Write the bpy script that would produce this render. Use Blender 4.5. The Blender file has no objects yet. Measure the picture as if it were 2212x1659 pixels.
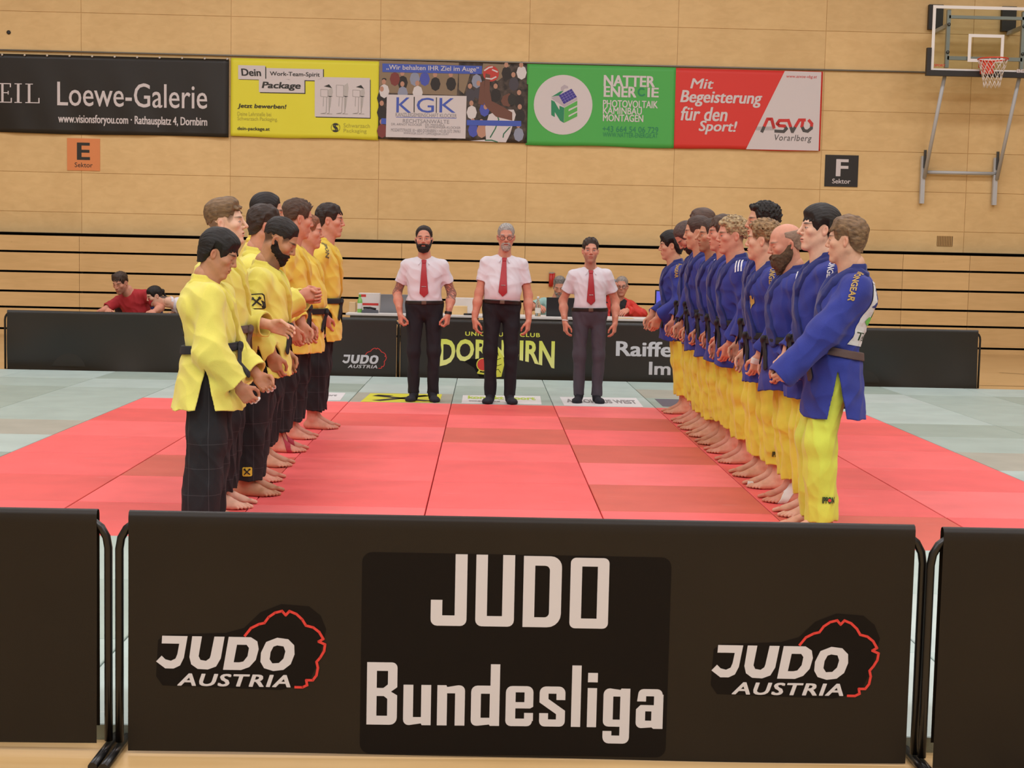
import bpy, bmesh, math, random, os
import numpy as np
from mathutils import Vector, Matrix, Quaternion
C = bpy.context.scene.collection
SC = bpy.context.scene
PI = math.pi
rnd = random.Random(7)
# ---------------------------------------------------------------- camera (metres; mat top is z = 0, red area x 0..7, y 0..-7)
FPX, CAM_H, PITCH, ROLL, YAW, CAM_X, CAM_Y = 3213.2, 1.45474, .0862515, .0217578, .0186079, 3.319765, -14.46206
def cam_axes():
    cy, sy, cp, sp, cr, sr = math.cos(YAW), math.sin(YAW), math.cos(PITCH), math.sin(PITCH), math.cos(ROLL), math.sin(ROLL)
    fw = Vector((sy * cp, cy * cp, -sp)); rt = Vector((cy, -sy, 0)); up = rt.cross(fw)
    return fw, cr * rt + sr * up, cr * up - sr * rt
_fw, _rt, _up = cam_axes()
cam = bpy.data.objects.new('camera', bpy.data.cameras.new('camera'))
C.objects.link(cam); SC.camera = cam
cam.data.sensor_fit = 'HORIZONTAL'; cam.data.sensor_width = 36.0
cam.data.lens = 36.0 * FPX / 2212.0
cam.data.clip_start, cam.data.clip_end = .1, 200
M_ = Matrix((_rt, _up, -_fw)).transposed().to_4x4(); M_.translation = (CAM_X, CAM_Y, CAM_H)
cam.matrix_world = M_
cam.data.dof.use_dof = True; cam.data.dof.focus_distance = 8.3; cam.data.dof.aperture_fstop = 20.0
def ray(px, py):
    return (_fw * FPX + _rt * (px - 1106) - _up * (py - 829.5))
def atY(px, py, y):
    """the point of the upright plane Y=y that the photograph shows at this pixel"""
    d = ray(px, py); t = (y - CAM_Y) / d.y
    return Vector((CAM_X, CAM_Y, CAM_H)) + d * t
def atZ(px, py, z=0.0):
    d = ray(px, py); t = (z - CAM_H) / d.z
    return Vector((CAM_X, CAM_Y, CAM_H)) + d * t
# ---------------------------------------------------------------- light
SC.view_settings.view_transform = 'Standard'; SC.view_settings.look = 'None'
SC.view_settings.gamma = 1.0; SC.view_settings.exposure = 0.0
w = bpy.data.worlds.new('hall_air'); SC.world = w; w.use_nodes = True
w.node_tree.nodes['Background'].inputs[0].default_value = (1.0, .97, .93, 1)
w.node_tree.nodes['Background'].inputs[1].default_value = .12
def ceiling_lamp(x, y, sx, sy, power, z=8.6, col=(.95, .985, 1.06)):
    l = bpy.data.lights.new('ceiling_lamp', 'AREA'); l.shape = 'RECTANGLE'; l.size = sx; l.size_y = sy
    l.energy = power; l.color = col
    o = bpy.data.objects.new('ceiling_lamp', l); C.objects.link(o); o.location = (x, y, z)
for ly, pw in ((-20, 290), (-15.5, 265), (-10, 170), (-5, 135), (0, 135), (5.5, 160)):
    for lx in (-7, -.5, 6.5, 13):
        ceiling_lamp(lx, ly, 4.2, .9, pw)
SC.cycles.use_denoising = True
SC.cycles.max_bounces = 6; SC.cycles.diffuse_bounces = 4; SC.cycles.glossy_bounces = 3; SC.cycles.transparent_max_bounces = 12
SC.cycles.caustics_reflective = False; SC.cycles.caustics_refractive = False
SC.cycles.sample_clamp_indirect = 4.0
# ---------------------------------------------------------------- materials
def lin(h):
    if isinstance(h, str):
        h = h.lstrip('#'); c = [int(h[i:i + 2], 16) / 255 for i in (0, 2, 4)]
    else: c = [v / 255 for v in h]
    return tuple(((v + .055) / 1.055) ** 2.4 if v > .04045 else v / 12.92 for v in c)
_mats = {}
def mat(name, col, rough=.6, var=.0, vscale=6.0, bump=0.0, bscale=200.0, metal=0.0, attr=False, spec=.5, stretch=None, sheen=0.0, var2=None, sss=0.0):
    """procedural principled material; var = how far a noise moves the colour, bump = fine surface relief"""
    if name in _mats: return _mats[name]
    m = bpy.data.materials.new(name); m.use_nodes = True; nt = m.node_tree; N = nt.nodes; L = nt.links
    b = N['Principled BSDF']; b.inputs['Roughness'].default_value = rough; b.inputs['Metallic'].default_value = metal
    b.inputs['Specular IOR Level'].default_value = spec
    if sheen: b.inputs['Sheen Weight'].default_value = sheen; b.inputs['Sheen Roughness'].default_value = .4
    if sss:
        b.inputs['Subsurface Weight'].default_value = sss; b.inputs['Subsurface Radius'].default_value = (.9, .35, .2); b.inputs['Subsurface Scale'].default_value = .012
    c = lin(col) + (1,)
    tc = N.new('ShaderNodeTexCoord'); src = tc.outputs['Object']
    if stretch:
        mp = N.new('ShaderNodeMapping'); mp.inputs['Scale'].default_value = stretch; L.new(src, mp.inputs[0]); src2 = mp.outputs[0]
    else: src2 = src
    if attr:
        a = N.new('ShaderNodeAttribute'); a.attribute_name = 'tone'; base = a.outputs['Color']
    else:
        r = N.new('ShaderNodeRGB'); r.outputs[0].default_value = c; base = r.outputs[0]
    if var or var2:
        n = N.new('ShaderNodeTexNoise'); n.inputs['Scale'].default_value = vscale; n.inputs['Detail'].default_value = 4; L.new(src2, n.inputs['Vector'])
        mx = N.new('ShaderNodeMix'); mx.data_type = 'RGBA'; mx.blend_type = 'MIX'
        rp = N.new('ShaderNodeMapRange'); rp.inputs[1].default_value = .3; rp.inputs[2].default_value = .7; L.new(n.outputs[0], rp.inputs[0]); L.new(rp.outputs[0], mx.inputs[0])
        if var2: mx.inputs[7].default_value = lin(var2) + (1,); L.new(base, mx.inputs[6])
        else:
            h1 = N.new('ShaderNodeHueSaturation'); h1.inputs['Value'].default_value = 1 - var; L.new(base, h1.inputs['Color'])
            h2 = N.new('ShaderNodeHueSaturation'); h2.inputs['Value'].default_value = 1 + var; L.new(base, h2.inputs['Color'])
            L.new(h1.outputs[0], mx.inputs[6]); L.new(h2.outputs[0], mx.inputs[7])
        base = mx.outputs[2]
    L.new(base, b.inputs['Base Color'])
    if bump:
        n2 = N.new('ShaderNodeTexNoise'); n2.inputs['Scale'].default_value = bscale; n2.inputs['Detail'].default_value = 3; L.new(src2, n2.inputs['Vector'])
        bp = N.new('ShaderNodeBump'); bp.inputs['Strength'].default_value = min(1, bump); bp.inputs['Distance'].default_value = .004; L.new(n2.outputs[0], bp.inputs['Height']); L.new(bp.outputs[0], b.inputs['Normal'])
    _mats[name] = m
    return m
def flat(name, col, rough=.55): return mat(name, col, rough)
# ---------------------------------------------------------------- objects
def tag(o, label=None, cat=None, group=None, kind=None):
    if label: o['label'] = label
    if cat: o['category'] = cat
    if group: o['group'] = group
    if kind: o['kind'] = kind
    return o
def thing(name, label, cat, loc=(0, 0, 0), rz=0.0, group=None):
    o = bpy.data.objects.new(name, None); C.objects.link(o); o.location = loc; o.rotation_euler = (0, 0, rz)
    o.empty_display_size = .1
    return tag(o, label, cat, group)
def link(name, me, m=None, parent=None, loc=None):
    o = bpy.data.objects.new(name, me); C.objects.link(o)
    if m is not None:
        me.materials.clear()
        for q in (m if isinstance(m, (list, tuple)) else [m]): me.materials.append(q)
    if parent is not None: o.parent = parent
    if loc is not None: o.location = loc
    return o
class MB:
    """collects boxes, bars, tubes and polygons, then links them as one mesh object"""
    def __init__(s): s.bm = bmesh.new()
    def box(s, lo, hi, mi=0, bev=0.0):
        c = [(a + b) / 2 for a, b in zip(lo, hi)]; d = [abs(b - a) for a, b in zip(lo, hi)]
        r = bmesh.ops.create_cube(s.bm, size=1, matrix=Matrix.Translation(c) @ Matrix.Diagonal((*d, 1)))
        fs = {f for v in r['verts'] for f in v.link_faces}
        if bev > 0:
            es = list({e for v in r['verts'] for e in v.link_edges})
            rr = bmesh.ops.bevel(s.bm, geom=es, offset=bev, segments=2, affect='EDGES', profile=.5)
            fs = set(rr['faces']) | {f for f in fs if f.is_valid}
        for f in fs: f.material_index = mi
        return s
    def tube(s, pts, r, mi=0, seg=10, caps=True, close=False):
        pts = [Vector(p) for p in pts]; rs = r if isinstance(r, (list, tuple)) else [r] * len(pts)
        rings = []; up = Vector((0, 0, 1)); n = len(pts); prev = None
        for i, p in enumerate(pts):
            a = pts[i - 1] if (i > 0 or close) else pts[i]; b = pts[(i + 1) % n] if (i < n - 1 or close) else pts[i]
            d = (b - a).normalized()
            if prev is None:
                x = d.orthogonal().normalized()
            else: x = (prev - d * prev.dot(d)).normalized()
            prev = x; y = d.cross(x)
            rings.append([s.bm.verts.new(p + rs[i] * (math.cos(t) * x + math.sin(t) * y)) for t in [2 * PI * k / seg for k in range(seg)]])
        m = n if close else n - 1
        for i in range(m):
            A, B = rings[i], rings[(i + 1) % n]
            for k in range(seg):
                f = s.bm.faces.new((A[k], A[(k + 1) % seg], B[(k + 1) % seg], B[k])); f.material_index = mi; f.smooth = True
        if caps and not close:
            for R in (rings[0][::-1], rings[-1]):
                f = s.bm.faces.new(R); f.material_index = mi
        return s
    def lathe(s, prof, c=(0, 0, 0), seg=20, mi=0):
        c = Vector(c); rings = []
        for r, z in prof:
            rings.append([s.bm.verts.new(c + Vector((r * math.cos(2 * PI * k / seg), r * math.sin(2 * PI * k / seg), z))) for k in range(seg)])
        for A, B in zip(rings, rings[1:]):
            for k in range(seg):
                f = s.bm.faces.new((A[k], A[(k + 1) % seg], B[(k + 1) % seg], B[k])); f.material_index = mi; f.smooth = True
        s.bm.faces.new(rings[0][::-1]).material_index = mi; s.bm.faces.new(rings[-1]).material_index = mi
        return s
    def poly(s, pts, y0, y1, mi=0):
        """polygon in the xz plane made a slab between y0 (front) and y1"""
        A = [s.bm.verts.new((x, y0, z)) for x, z in pts]; B = [s.bm.verts.new((x, y1, z)) for x, z in pts]
        try:
            s.bm.faces.new(A).material_index = mi; s.bm.faces.new(B[::-1]).material_index = mi
            n = len(pts)
            for i in range(n):
                s.bm.faces.new((A[i], B[i], B[(i + 1) % n], A[(i + 1) % n])).material_index = mi
        except ValueError: pass
        return s
    def build(s, name, m, parent=None, loc=None, weld=False):
        if weld: bmesh.ops.remove_doubles(s.bm, verts=s.bm.verts, dist=1e-5)
        bmesh.ops.recalc_face_normals(s.bm, faces=s.bm.faces)
        me = bpy.data.meshes.new(name); s.bm.to_mesh(me); s.bm.free()
        return link(name, me, m, parent, loc)
# ---------------------------------------------------------------- lettering
_txt = {}
def text_mesh(body, bold=0.0, shear=0.0, depth=0.0, space=1.0):
    """outline letters as (verts Nx2 normalised to their own bounding box 0..1, polys, width/height)"""
    k = (body, bold, shear, space)
    if k in _txt: return _txt[k]
    c = bpy.data.curves.new('t', 'FONT'); c.body = body; c.offset = bold; c.shear = shear; c.space_character = space; c.resolution_u = 3
    o = bpy.data.objects.new('t', c); C.objects.link(o)
    dg = bpy.context.evaluated_depsgraph_get()
    me = bpy.data.meshes.new_from_object(o.evaluated_get(dg))
    v = np.array([q.co[:2] for q in me.vertices], float); p = [tuple(q.vertices) for q in me.polygons]
    bpy.data.objects.remove(o); bpy.data.curves.remove(c); bpy.data.meshes.remove(me)
    lo, hi = v.min(0), v.max(0)
    _txt[k] = ((v - lo) / (hi - lo), p, (hi - lo)[0] / (hi - lo)[1])
    return _txt[k]
def letters(name, body, x0, z0, x1, z1, y, m, parent=None, bold=0.0, shear=0.0, space=1.0, rise=0.0, slope=0.0, wave=None, loc=None):
    """letters filling the box x0..x1, z0..z1 on the upright plane at depth y (facing -y), as thin raised print"""
    v, p, _ = text_mesh(body, 0, shear, 0, space)
    dx = bold * 1.5 * abs(z1 - z0); dz = dx * .45
    co, Fc = [], []
    for ox, oz in ([(-1, -1), (-1, 1), (1, -1), (1, 1)] if bold else [(0, 0)]):      # heavier strokes: the outline laid over itself
        n = len(co)
        for a, b in v:
            x = x0 + dx + a * (x1 - x0 - 2 * dx) + ox * dx; z = z0 + dz + b * (z1 - z0 - 2 * dz) + oz * dz
            co.append((x, y - (wave(x, z) if wave else 0) - .00012 * (ox + 2 * oz + 3), z + slope * a))
        Fc += [tuple(i + n for i in q) for q in p]
    me = bpy.data.meshes.new(name); me.from_pydata(co, [], Fc); me.update()
    return link(name, me, m, parent, loc)
def cut_mesh(pts_list, y0, y1=None):
    b = MB()
    for pts in pts_list: b.poly(pts, y0, y0 + .002 if y1 is None else y1)
    return b
def ring_poly(outer, inner):
    """polygon with one hole as a single keyhole outline"""
    return outer + [outer[0]] + inner[::-1] + [inner[-1]]
# ---------------------------------------------------------------- the hall
FLOOR_Z, WALL_Y = -.05, 11.0
def wood_mat(name, c1, c2, rough, scale, stretch, gloss=.5):
    m = bpy.data.materials.new(name); m.use_nodes = True; nt = m.node_tree; N = nt.nodes; L = nt.links; b = N['Principled BSDF']
    b.inputs['Roughness'].default_value = rough; b.inputs['Specular IOR Level'].default_value = gloss
    tc = N.new('ShaderNodeTexCoord'); mp = N.new('ShaderNodeMapping'); mp.inputs['Scale'].default_value = stretch; L.new(tc.outputs['Object'], mp.inputs[0])
    n1 = N.new('ShaderNodeTexNoise'); n1.inputs['Scale'].default_value = scale; n1.inputs['Detail'].default_value = 6; n1.inputs['Distortion'].default_value = .6; L.new(mp.outputs[0], n1.inputs['Vector'])
    n2 = N.new('ShaderNodeTexNoise'); n2.inputs['Scale'].default_value = 1.3; n2.inputs['Detail'].default_value = 3; L.new(tc.outputs['Object'], n2.inputs['Vector'])
    a = N.new('ShaderNodeMath'); a.operation = 'ADD'; L.new(n1.outputs[0], a.inputs[0]); L.new(n2.outputs[0], a.inputs[1])
    r = N.new('ShaderNodeMapRange'); r.inputs[1].default_value = .75; r.inputs[2].default_value = 1.25; L.new(a.outputs[0], r.inputs[0])
    x = N.new('ShaderNodeMix'); x.data_type = 'RGBA'; x.inputs[6].default_value = lin(c1) + (1,); x.inputs[7].default_value = lin(c2) + (1,); L.new(r.outputs[0], x.inputs[0])
    g = N.new('ShaderNodeNewGeometry'); h = N.new('ShaderNodeHueSaturation'); q = N.new('ShaderNodeMapRange'); q.inputs[3].default_value = .955; q.inputs[4].default_value = 1.045
    L.new(g.outputs['Random Per Island'], q.inputs[0]); L.new(q.outputs[0], h.inputs['Value']); L.new(x.outputs[2], h.inputs['Color'])
    L.new(h.outputs[0], b.inputs['Base Color'])
    return m
M_PLY = wood_mat('birch_plywood', '#d9b67f', '#e4c28a', .5, 5, (1, 1, 2.2), .3)
M_PLY2 = wood_mat('birch_plywood_lower', '#cfab75', '#dbb781', .45, 4, (.5, 1, 4), .35)
M_DARK = flat('dark_gap', '#0c0805', .95)
M_SEAM = flat('panel_seam', '#8a6636', .8)
M_PARQ = wood_mat('parquet', '#c29d68', '#cca977', .28, 3, (.5, 6, 1), .5)
# back wall: plywood sheets 2.5 x .667 m with thin joints
XS = [-1.05 + 2.505 * k for k in range(-5, 9)]; ZS = [2.02 + .665 * k for k in range(0, 11)]
b = MB(); b.box((XS[0], WALL_Y + .012, FLOOR_Z), (XS[-1], WALL_Y + .30, ZS[-1]), 1)
for x0, x1 in zip(XS, XS[1:]):
    for z0, z1 in zip([1.5] + ZS, ZS): b.box((x0 + .004, WALL_Y, z0 + .004), (x1 - .004, WALL_Y + .02, z1 - .004), 0)
wl = b.build('wall_back', [M_PLY, M_SEAM]); tag(wl, kind='structure')
# retracted tribune filling the foot of the wall
zb_ = [FLOOR_Z, .045, .41, .68, 1.01, 1.345, 1.655]
xj = [XS[0], -8.6, -3.53, 1.88, 3.96, 6.45, 10.38, 11.52, 15.5, XS[-1]]
T_B = thing('folded_tribune', 'folded wooden tribune front with black gaps along the foot of the wall', 'bleacher', (0, 0, 0))
b = MB(); b.box((XS[0], WALL_Y - .10, FLOOR_Z), (XS[-1], WALL_Y - .002, 1.665), 0)
for x in xj[:-1]: b.box((x + .01, WALL_Y - .215, FLOOR_Z), (x + .05, WALL_Y - .10, 1.60), 0)
b.box((XS[0], WALL_Y - .25, 1.655), (XS[-1], WALL_Y - .10, 1.667), 0)
b.build('backing', M_DARK, T_B)
for i in range(0, 6):
    b = MB(); z0, z1 = zb_[i] + (.018 if i else 0), zb_[i + 1] - (.040 if i == 5 else .018)
    for x0, x1 in zip(xj, xj[1:]): b.box((x0 + .003, WALL_Y - .25, z0), (x1 - .003, WALL_Y - .225, z1), 0)
    if i == 5:
        for k in range(-12, 26):
            b.lathe([(.012, 0), (.012, .004)], (0, 0, 0), 10, 1); b.bm.verts.ensure_lookup_table()
            for v in b.bm.verts[-20:]: v.co = Vector((.18 + .605 * k + v.co.x, WALL_Y - .2505 - v.co.z, 1.505 + v.co.y))
    b.build('board', [M_PLY2, flat('bolt_recess', '#8d7250', .7)], T_B)
fl = MB().box((-16, -24, FLOOR_Z - .2), (22, WALL_Y + .3, FLOOR_Z)).build('floor', M_PARQ); tag(fl, kind='structure')
M_HALL = mat('hall_wall', '#c9bda6', .8)
for nm, lo, hi in (('wall_left', (-16.2, -24, FLOOR_Z), (-16, WALL_Y, 9.3)), ('wall_right', (22, -24, FLOOR_Z), (22.2, WALL_Y, 9.3)), ('wall_front', (-16, -24.2, FLOOR_Z), (22, -24, 9.3))):
    tag(MB().box(lo, hi).build(nm, M_HALL), kind='structure')
tag(MB().box((-16, -24, 9.2), (22, WALL_Y + .3, 9.4)).build('ceiling', mat('ceiling_paint', '#d8d2c6', .9)), kind='structure')
for nm, pts, r in (('trim_1', [(-9, WALL_Y - .03, 4.695), (15, WALL_Y - .03, 4.695)], .014),):
    tag(MB().tube(pts, r).build(nm, mat('rail_steel', '#8f8f8c', .45, metal=.6)), kind='structure')
# painted court lines on the parquet
M_LINE = flat('court_line', '#8d6f48', .4)
for i, (a, c) in enumerate((((10.6, 6.4), (22, -1.5)), ((9.5, 4.1), (20, 4.1)))):
    a, c = Vector(a), Vector(c); n = (c - a).normalized().orthogonal() * .025
    me = bpy.data.meshes.new('floor_marking'); z = FLOOR_Z + .002
    me.from_pydata([(*(a + n), z), (*(a - n), z), (*(c - n), z), (*(c + n), z)], [], [(0, 1, 2, 3)])
    o = link('floor_marking', me, M_LINE); tag(o, kind='structure')
for i, x in enumerate((4.88, 4.935)):
    me = bpy.data.meshes.new('floor_marking'); z = FLOOR_Z + .002
    me.from_pydata([(x, -10.5, z), (x + .02, -10.5, z), (x + .035, -10.16, z), (x + .015, -10.16, z)], [], [(0, 1, 2, 3)])
    tag(link('floor_marking', me, flat('court_line_dark', '#5b4a48', .4)), kind='structure')
# ventilation grille on the wall and cable outlet
t = thing('vent_grille', 'small slatted vent grille in the wooden wall, right of the blue team', 'vent', (11.15, WALL_Y, 1.86))
MB().box((-.135, -.006, -.085), (.135, .004, .085)).build('backing', flat('vent_dark', '#7d6140', .8), t)
b = MB()
for k in range(9): b.box((-.125 + .0285 * k, -.014, -.08), (-.111 + .0285 * k, -.004, .08))
b.box((-.135, -.014, -.085), (.135, -.004, -.078)); b.box((-.135, -.014, .078), (.135, -.004, .085)); b.build('slats', flat('vent_wood', '#c49c62', .6), t)
p_ = atY(19, 70, WALL_Y)
o = MB().lathe([(.034, 0), (.034, .014), (.022, .02)], seg=16).build('cable_outlet', flat('black_plastic', '#17130f', .4), loc=(p_.x, WALL_Y, p_.z)); o.rotation_euler = (PI / 2, 0, 0)
tag(o, 'small round black cable outlet high on the wall above the black banner', 'outlet')
# ---------------------------------------------------------------- judo mats, one metre square
def mat_mesh():
    bm = bmesh.new(); g = .0035
    bmesh.ops.create_cube(bm, size=1, matrix=Matrix.Translation((.5, -.5, -.025)) @ Matrix.Diagonal((1 - 2 * g, 1 - 2 * g, .0496, 1)))
    bmesh.ops.bevel(bm, geom=[e for e in bm.edges if all(v.co.z > -.01 for v in e.verts)], offset=.003, segments=1, affect='EDGES')
    me = bpy.data.meshes.new('judo_mat'); bm.to_mesh(me); bm.free(); return me
def tatami(name, col):
    m = bpy.data.materials.new(name); m.use_nodes = True; nt = m.node_tree; N = nt.nodes; L = nt.links; b_ = N['Principled BSDF']
    b_.inputs['Roughness'].default_value = .5; b_.inputs['Specular IOR Level'].default_value = .35
    tc = N.new('ShaderNodeTexCoord'); oi = N.new('ShaderNodeObjectInfo')
    v = N.new('ShaderNodeTexVoronoi'); v.inputs['Scale'].default_value = 260; L.new(tc.outputs['Object'], v.inputs['Vector'])
    bp = N.new('ShaderNodeBump'); bp.inputs['Strength'].default_value = .25; bp.inputs['Distance'].default_value = .002; L.new(v.outputs['Distance'], bp.inputs['Height']); L.new(bp.outputs[0], b_.inputs['Normal'])
    ad = N.new('ShaderNodeVectorMath'); ad.operation = 'ADD'; L.new(tc.outputs['Object'], ad.inputs[0]); sc = N.new('ShaderNodeVectorMath'); sc.operation = 'SCALE'; sc.inputs['Scale'].default_value = 37.0
    cb = N.new('ShaderNodeCombineXYZ'); L.new(oi.outputs['Random'], cb.inputs[0]); L.new(oi.outputs['Random'], cb.inputs[1]); L.new(cb.outputs[0], sc.inputs[0]); L.new(sc.outputs[0], ad.inputs[1])
    n = N.new('ShaderNodeTexNoise'); n.inputs['Scale'].default_value = 3; n.inputs['Detail'].default_value = 5; L.new(ad.outputs[0], n.inputs['Vector'])
    mp = N.new('ShaderNodeMapping'); mp.inputs['Rotation'].default_value = (0, 0, .5); mp.inputs['Scale'].default_value = (3, 46, 1); L.new(ad.outputs[0], mp.inputs[0])
    n2 = N.new('ShaderNodeTexNoise'); n2.inputs['Scale'].default_value = 1.1; n2.inputs['Detail'].default_value = 1; L.new(mp.outputs[0], n2.inputs['Vector'])
    sr = N.new('ShaderNodeMapRange'); sr.inputs[1].default_value = .72; sr.inputs[2].default_value = .78; sr.inputs[4].default_value = .18; L.new(n2.outputs[0], sr.inputs[0])
    hs = N.new('ShaderNodeHueSaturation'); hs.inputs['Color'].default_value = lin(col) + (1,)
    r = N.new('ShaderNodeMapRange'); r.inputs[1].default_value = .3; r.inputs[2].default_value = .7; r.inputs[3].default_value = .93; r.inputs[4].default_value = 1.07; L.new(n.outputs[0], r.inputs[0]); L.new(r.outputs[0], hs.inputs['Value'])
    mx = N.new('ShaderNodeMix'); mx.data_type = 'RGBA'; L.new(sr.outputs[0], mx.inputs[0]); L.new(hs.outputs[0], mx.inputs[6]); mx.inputs[7].default_value = (.8, .72, .68, 1)
    L.new(mx.outputs[2], b_.inputs['Base Color'])
    return m
REDS = [tatami('red_mat_vinyl', c) for c in ('#ec6162', '#f26869', '#e25b59', '#d16053', '#f27273')]
GREYS = [tatami('green_mat_vinyl', c) for c in ('#a2b2a9', '#acbcb5', '#98a79c', '#a5a496', '#b2bfb9')]
# shade of every mat as the photograph shows it, from the back row to the front
RMAP = ['1142401', '2221302', '1043130', '0101301', '0310420', '2100304', '0241130']
GMAP = ['1120414103211', '0011240131402', '2204130424103', '4202222222103', '1201111111224', '0330000000011', '1410000000342', '2020000000101', '0140000000314', '1020000000213', '1201041012013', '0140210141031', '1104010412014']
ORD = ['first', 'second', 'third', 'fourth', 'fifth', 'sixth', 'seventh', 'eighth', 'ninth', 'tenth', 'eleventh', 'twelfth', 'thirteenth']
base_me = {}
for j, yb in enumerate(range(3, -10, -1)):          # yb = back edge of the row
    for i, cx in enumerate(range(-3, 10)):
        is_red = 0 <= cx <= 6 and -6 <= yb <= 0
        mm = REDS[int(RMAP[-yb][cx])] if is_red else GREYS[int(GMAP[j][i])]
        if mm.name not in base_me:
            me = mat_mesh(); me.materials.append(mm); base_me[mm.name] = me
        o = bpy.data.objects.new('judo_mat', base_me[mm.name]); C.objects.link(o); o.location = (cx, yb, 0)
        if is_red: tag(o, '%s red judo mat from the left in the %s red row from the back' % (ORD[cx], ORD[-yb]), 'judo mat', 'red judo mats')
        else: tag(o, '%s pale green judo mat from the left in the %s mat row from the back' % (ORD[i], ORD[j]), 'judo mat', 'pale green judo mats')
# ---------------------------------------------------------------- barriers
M_TARP = mat('black_tarpaulin', '#1d1710', .45, var=.12, vscale=2.5, bump=.08, bscale=500, spec=.25)
M_TARP2 = mat('grey_black_tarpaulin', '#1e1c19', .3, var=.12, vscale=2.0, bump=.08, bscale=300, spec=.5)
M_PIPE = flat('black_pipe', '#0f0d0c', .3)
M_PATCH = mat('print_black', '#0e0a09', .5, spec=.15)
M_WHITE = mat('print_white', '#c1c0c5', .5)
M_REDP = flat('print_red', '#c8332e', .5)
BW, BH = 2.33, .665
def barrier(label, x0, y, rz=0., group=None, print_=None, tarp=None, wr=.004, seed=0., legs=True, dz=0.):
    """tarpaulin hung over a bent pipe on two foot bars; local origin at the left end on the floor"""
    t = thing('banner_barrier', label, 'barrier', (x0, y, FLOOR_Z), rz, group)
    top = BH - FLOOR_Z
    e = .030; r = .0125
    pts = [(-e, 0, .03)] + [(-e, 0, z) for z in (.3, top - .10)] + [(-e + .07 * (1 - math.cos(a)), 0, top - .10 + .085 * math.sin(a)) for a in (.4, .8, 1.2, PI / 2)]
    pts += [(BW + e - (p[0] + e), 0, p[2]) for p in pts[::-1]]
    MB().tube(pts, r, seg=12).build('frame', M_PIPE, t)
    for x in (-e, BW + e):
        MB().tube([(x, -.19, .014), (x, .09, .014)], .0135, seg=12).build('foot', M_PIPE, t)
    def wave(x, z):
        q = z / top
        return .0165 + wr * (1 - q) * (math.sin(3.1 * x + seed) + .6 * math.sin(6.7 * x + 2 * seed + 2 * z)) + wr * .9 * math.sin(2.3 * x - 3.4 * z + seed) * (1 - q * q)
    bm = bmesh.new(); nx, nz = 70, 26; G = []
    zb = .006 + dz
    for k in range(nz + 1):
        z = zb + (top - zb) * k / nz
        G.append([bm.verts.new((BW * i / nx, -wave(BW * i / nx, z), z + (.005 * math.sin(2.2 * BW * i / nx + seed) if k == 0 else 0))) for i in range(nx + 1)])
    for a in (PI * .25, PI * .5, PI * .75, PI):
        G.append([bm.verts.new((BW * i / nx, -.0165 * math.cos(a), top + .0165 * math.sin(a))) for i in range(nx + 1)])
    for z in (top - .1, .3, .07): G.append([bm.verts.new((BW * i / nx, .0165 + .003 * math.sin(4 * BW * i / nx), z)) for i in range(nx + 1)])
    for A, B in zip(G, G[1:]):
        for i in range(nx): bm.faces.new((A[i], A[i + 1], B[i + 1], B[i])).smooth = True
    me = bpy.data.meshes.new('tarpaulin'); bm.to_mesh(me); bm.free()
    c = link('tarpaulin', me, tarp or M_TARP, t)
    if print_: print_(c, wave)
    return t
def RING(o, i): return [o, i]
def pr_letters(name, body, c, wave, x0, z0, x1, z1, m, lift=.0016, **k):
    return letters(name, body, x0, z0, x1, z1, -lift, m, c, wave=wave, **k)
def pr_poly(name, polys, c, wave, m, lift=.001, big=.16):
    """flat print: each entry is an outline, or [outline, hole, ...]; cut fine enough to follow the cloth"""
    from mathutils.geometry import tessellate_polygon
    V_, Fc = [], []
    def put(p, q, r, n=0):
        e = [((p[0] - q[0]) ** 2 + (p[1] - q[1]) ** 2, 0), ((q[0] - r[0]) ** 2 + (q[1] - r[1]) ** 2, 1), ((r[0] - p[0]) ** 2 + (r[1] - p[1]) ** 2, 2)]
        l, k = max(e)
        if l > big * big and n < 12:
            t = [p, q, r]; a_, b_, c_ = t[k], t[(k + 1) % 3], t[(k + 2) % 3]; mid = ((a_[0] + b_[0]) / 2, (a_[1] + b_[1]) / 2)
            put(a_, mid, c_, n + 1); put(mid, b_, c_, n + 1); return
        if (q[0] - p[0]) * (r[1] - p[1]) - (q[1] - p[1]) * (r[0] - p[0]) < 0: q, r = r, q
        i = len(V_)
        for x, z in (p, q, r): V_.append((x, -lift - (wave(x, z) if wave else 0), z))
        Fc.append((i, i + 1, i + 2))
    for pg in polys:
        rings = pg if isinstance(pg[0], list) else [pg]
        flat_ = [tuple(p) for r_ in rings for p in r_]
        for t in tessellate_polygon([[Vector((x, z, 0)) for x, z in r_] for r_ in rings]): put(*[flat_[i] for i in t])
    bm = bmesh.new(); me = bpy.data.meshes.new(name); me.from_pydata(V_, [], Fc); bm.from_mesh(me)
    bmesh.ops.remove_doubles(bm, verts=bm.verts, dist=1e-5); bm.to_mesh(me); bm.free()
    return link(name, me, m, c)
def stroke(pts, w):
    """polyline in the xz plane as quads of width w"""
    out = []; P = [Vector(p).to_2d() if len(p) == 2 else Vector(p) for p in pts]
    for a, b in zip(P, P[1:]):
        d = (b - a); n = Vector((-d.y, d.x)).normalized() * w / 2; e = d.normalized() * w * .3
        out.append([tuple(a - e + n), tuple(a - e - n), tuple(b + e - n), tuple(b + e + n)])
    return out
def arc(c, r, a0, a1, n=8): return [(c[0] + r * math.cos(a0 + (a1 - a0) * i / n), c[1] + r * math.sin(a0 + (a1 - a0) * i / n)) for i in range(n + 1)]
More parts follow.
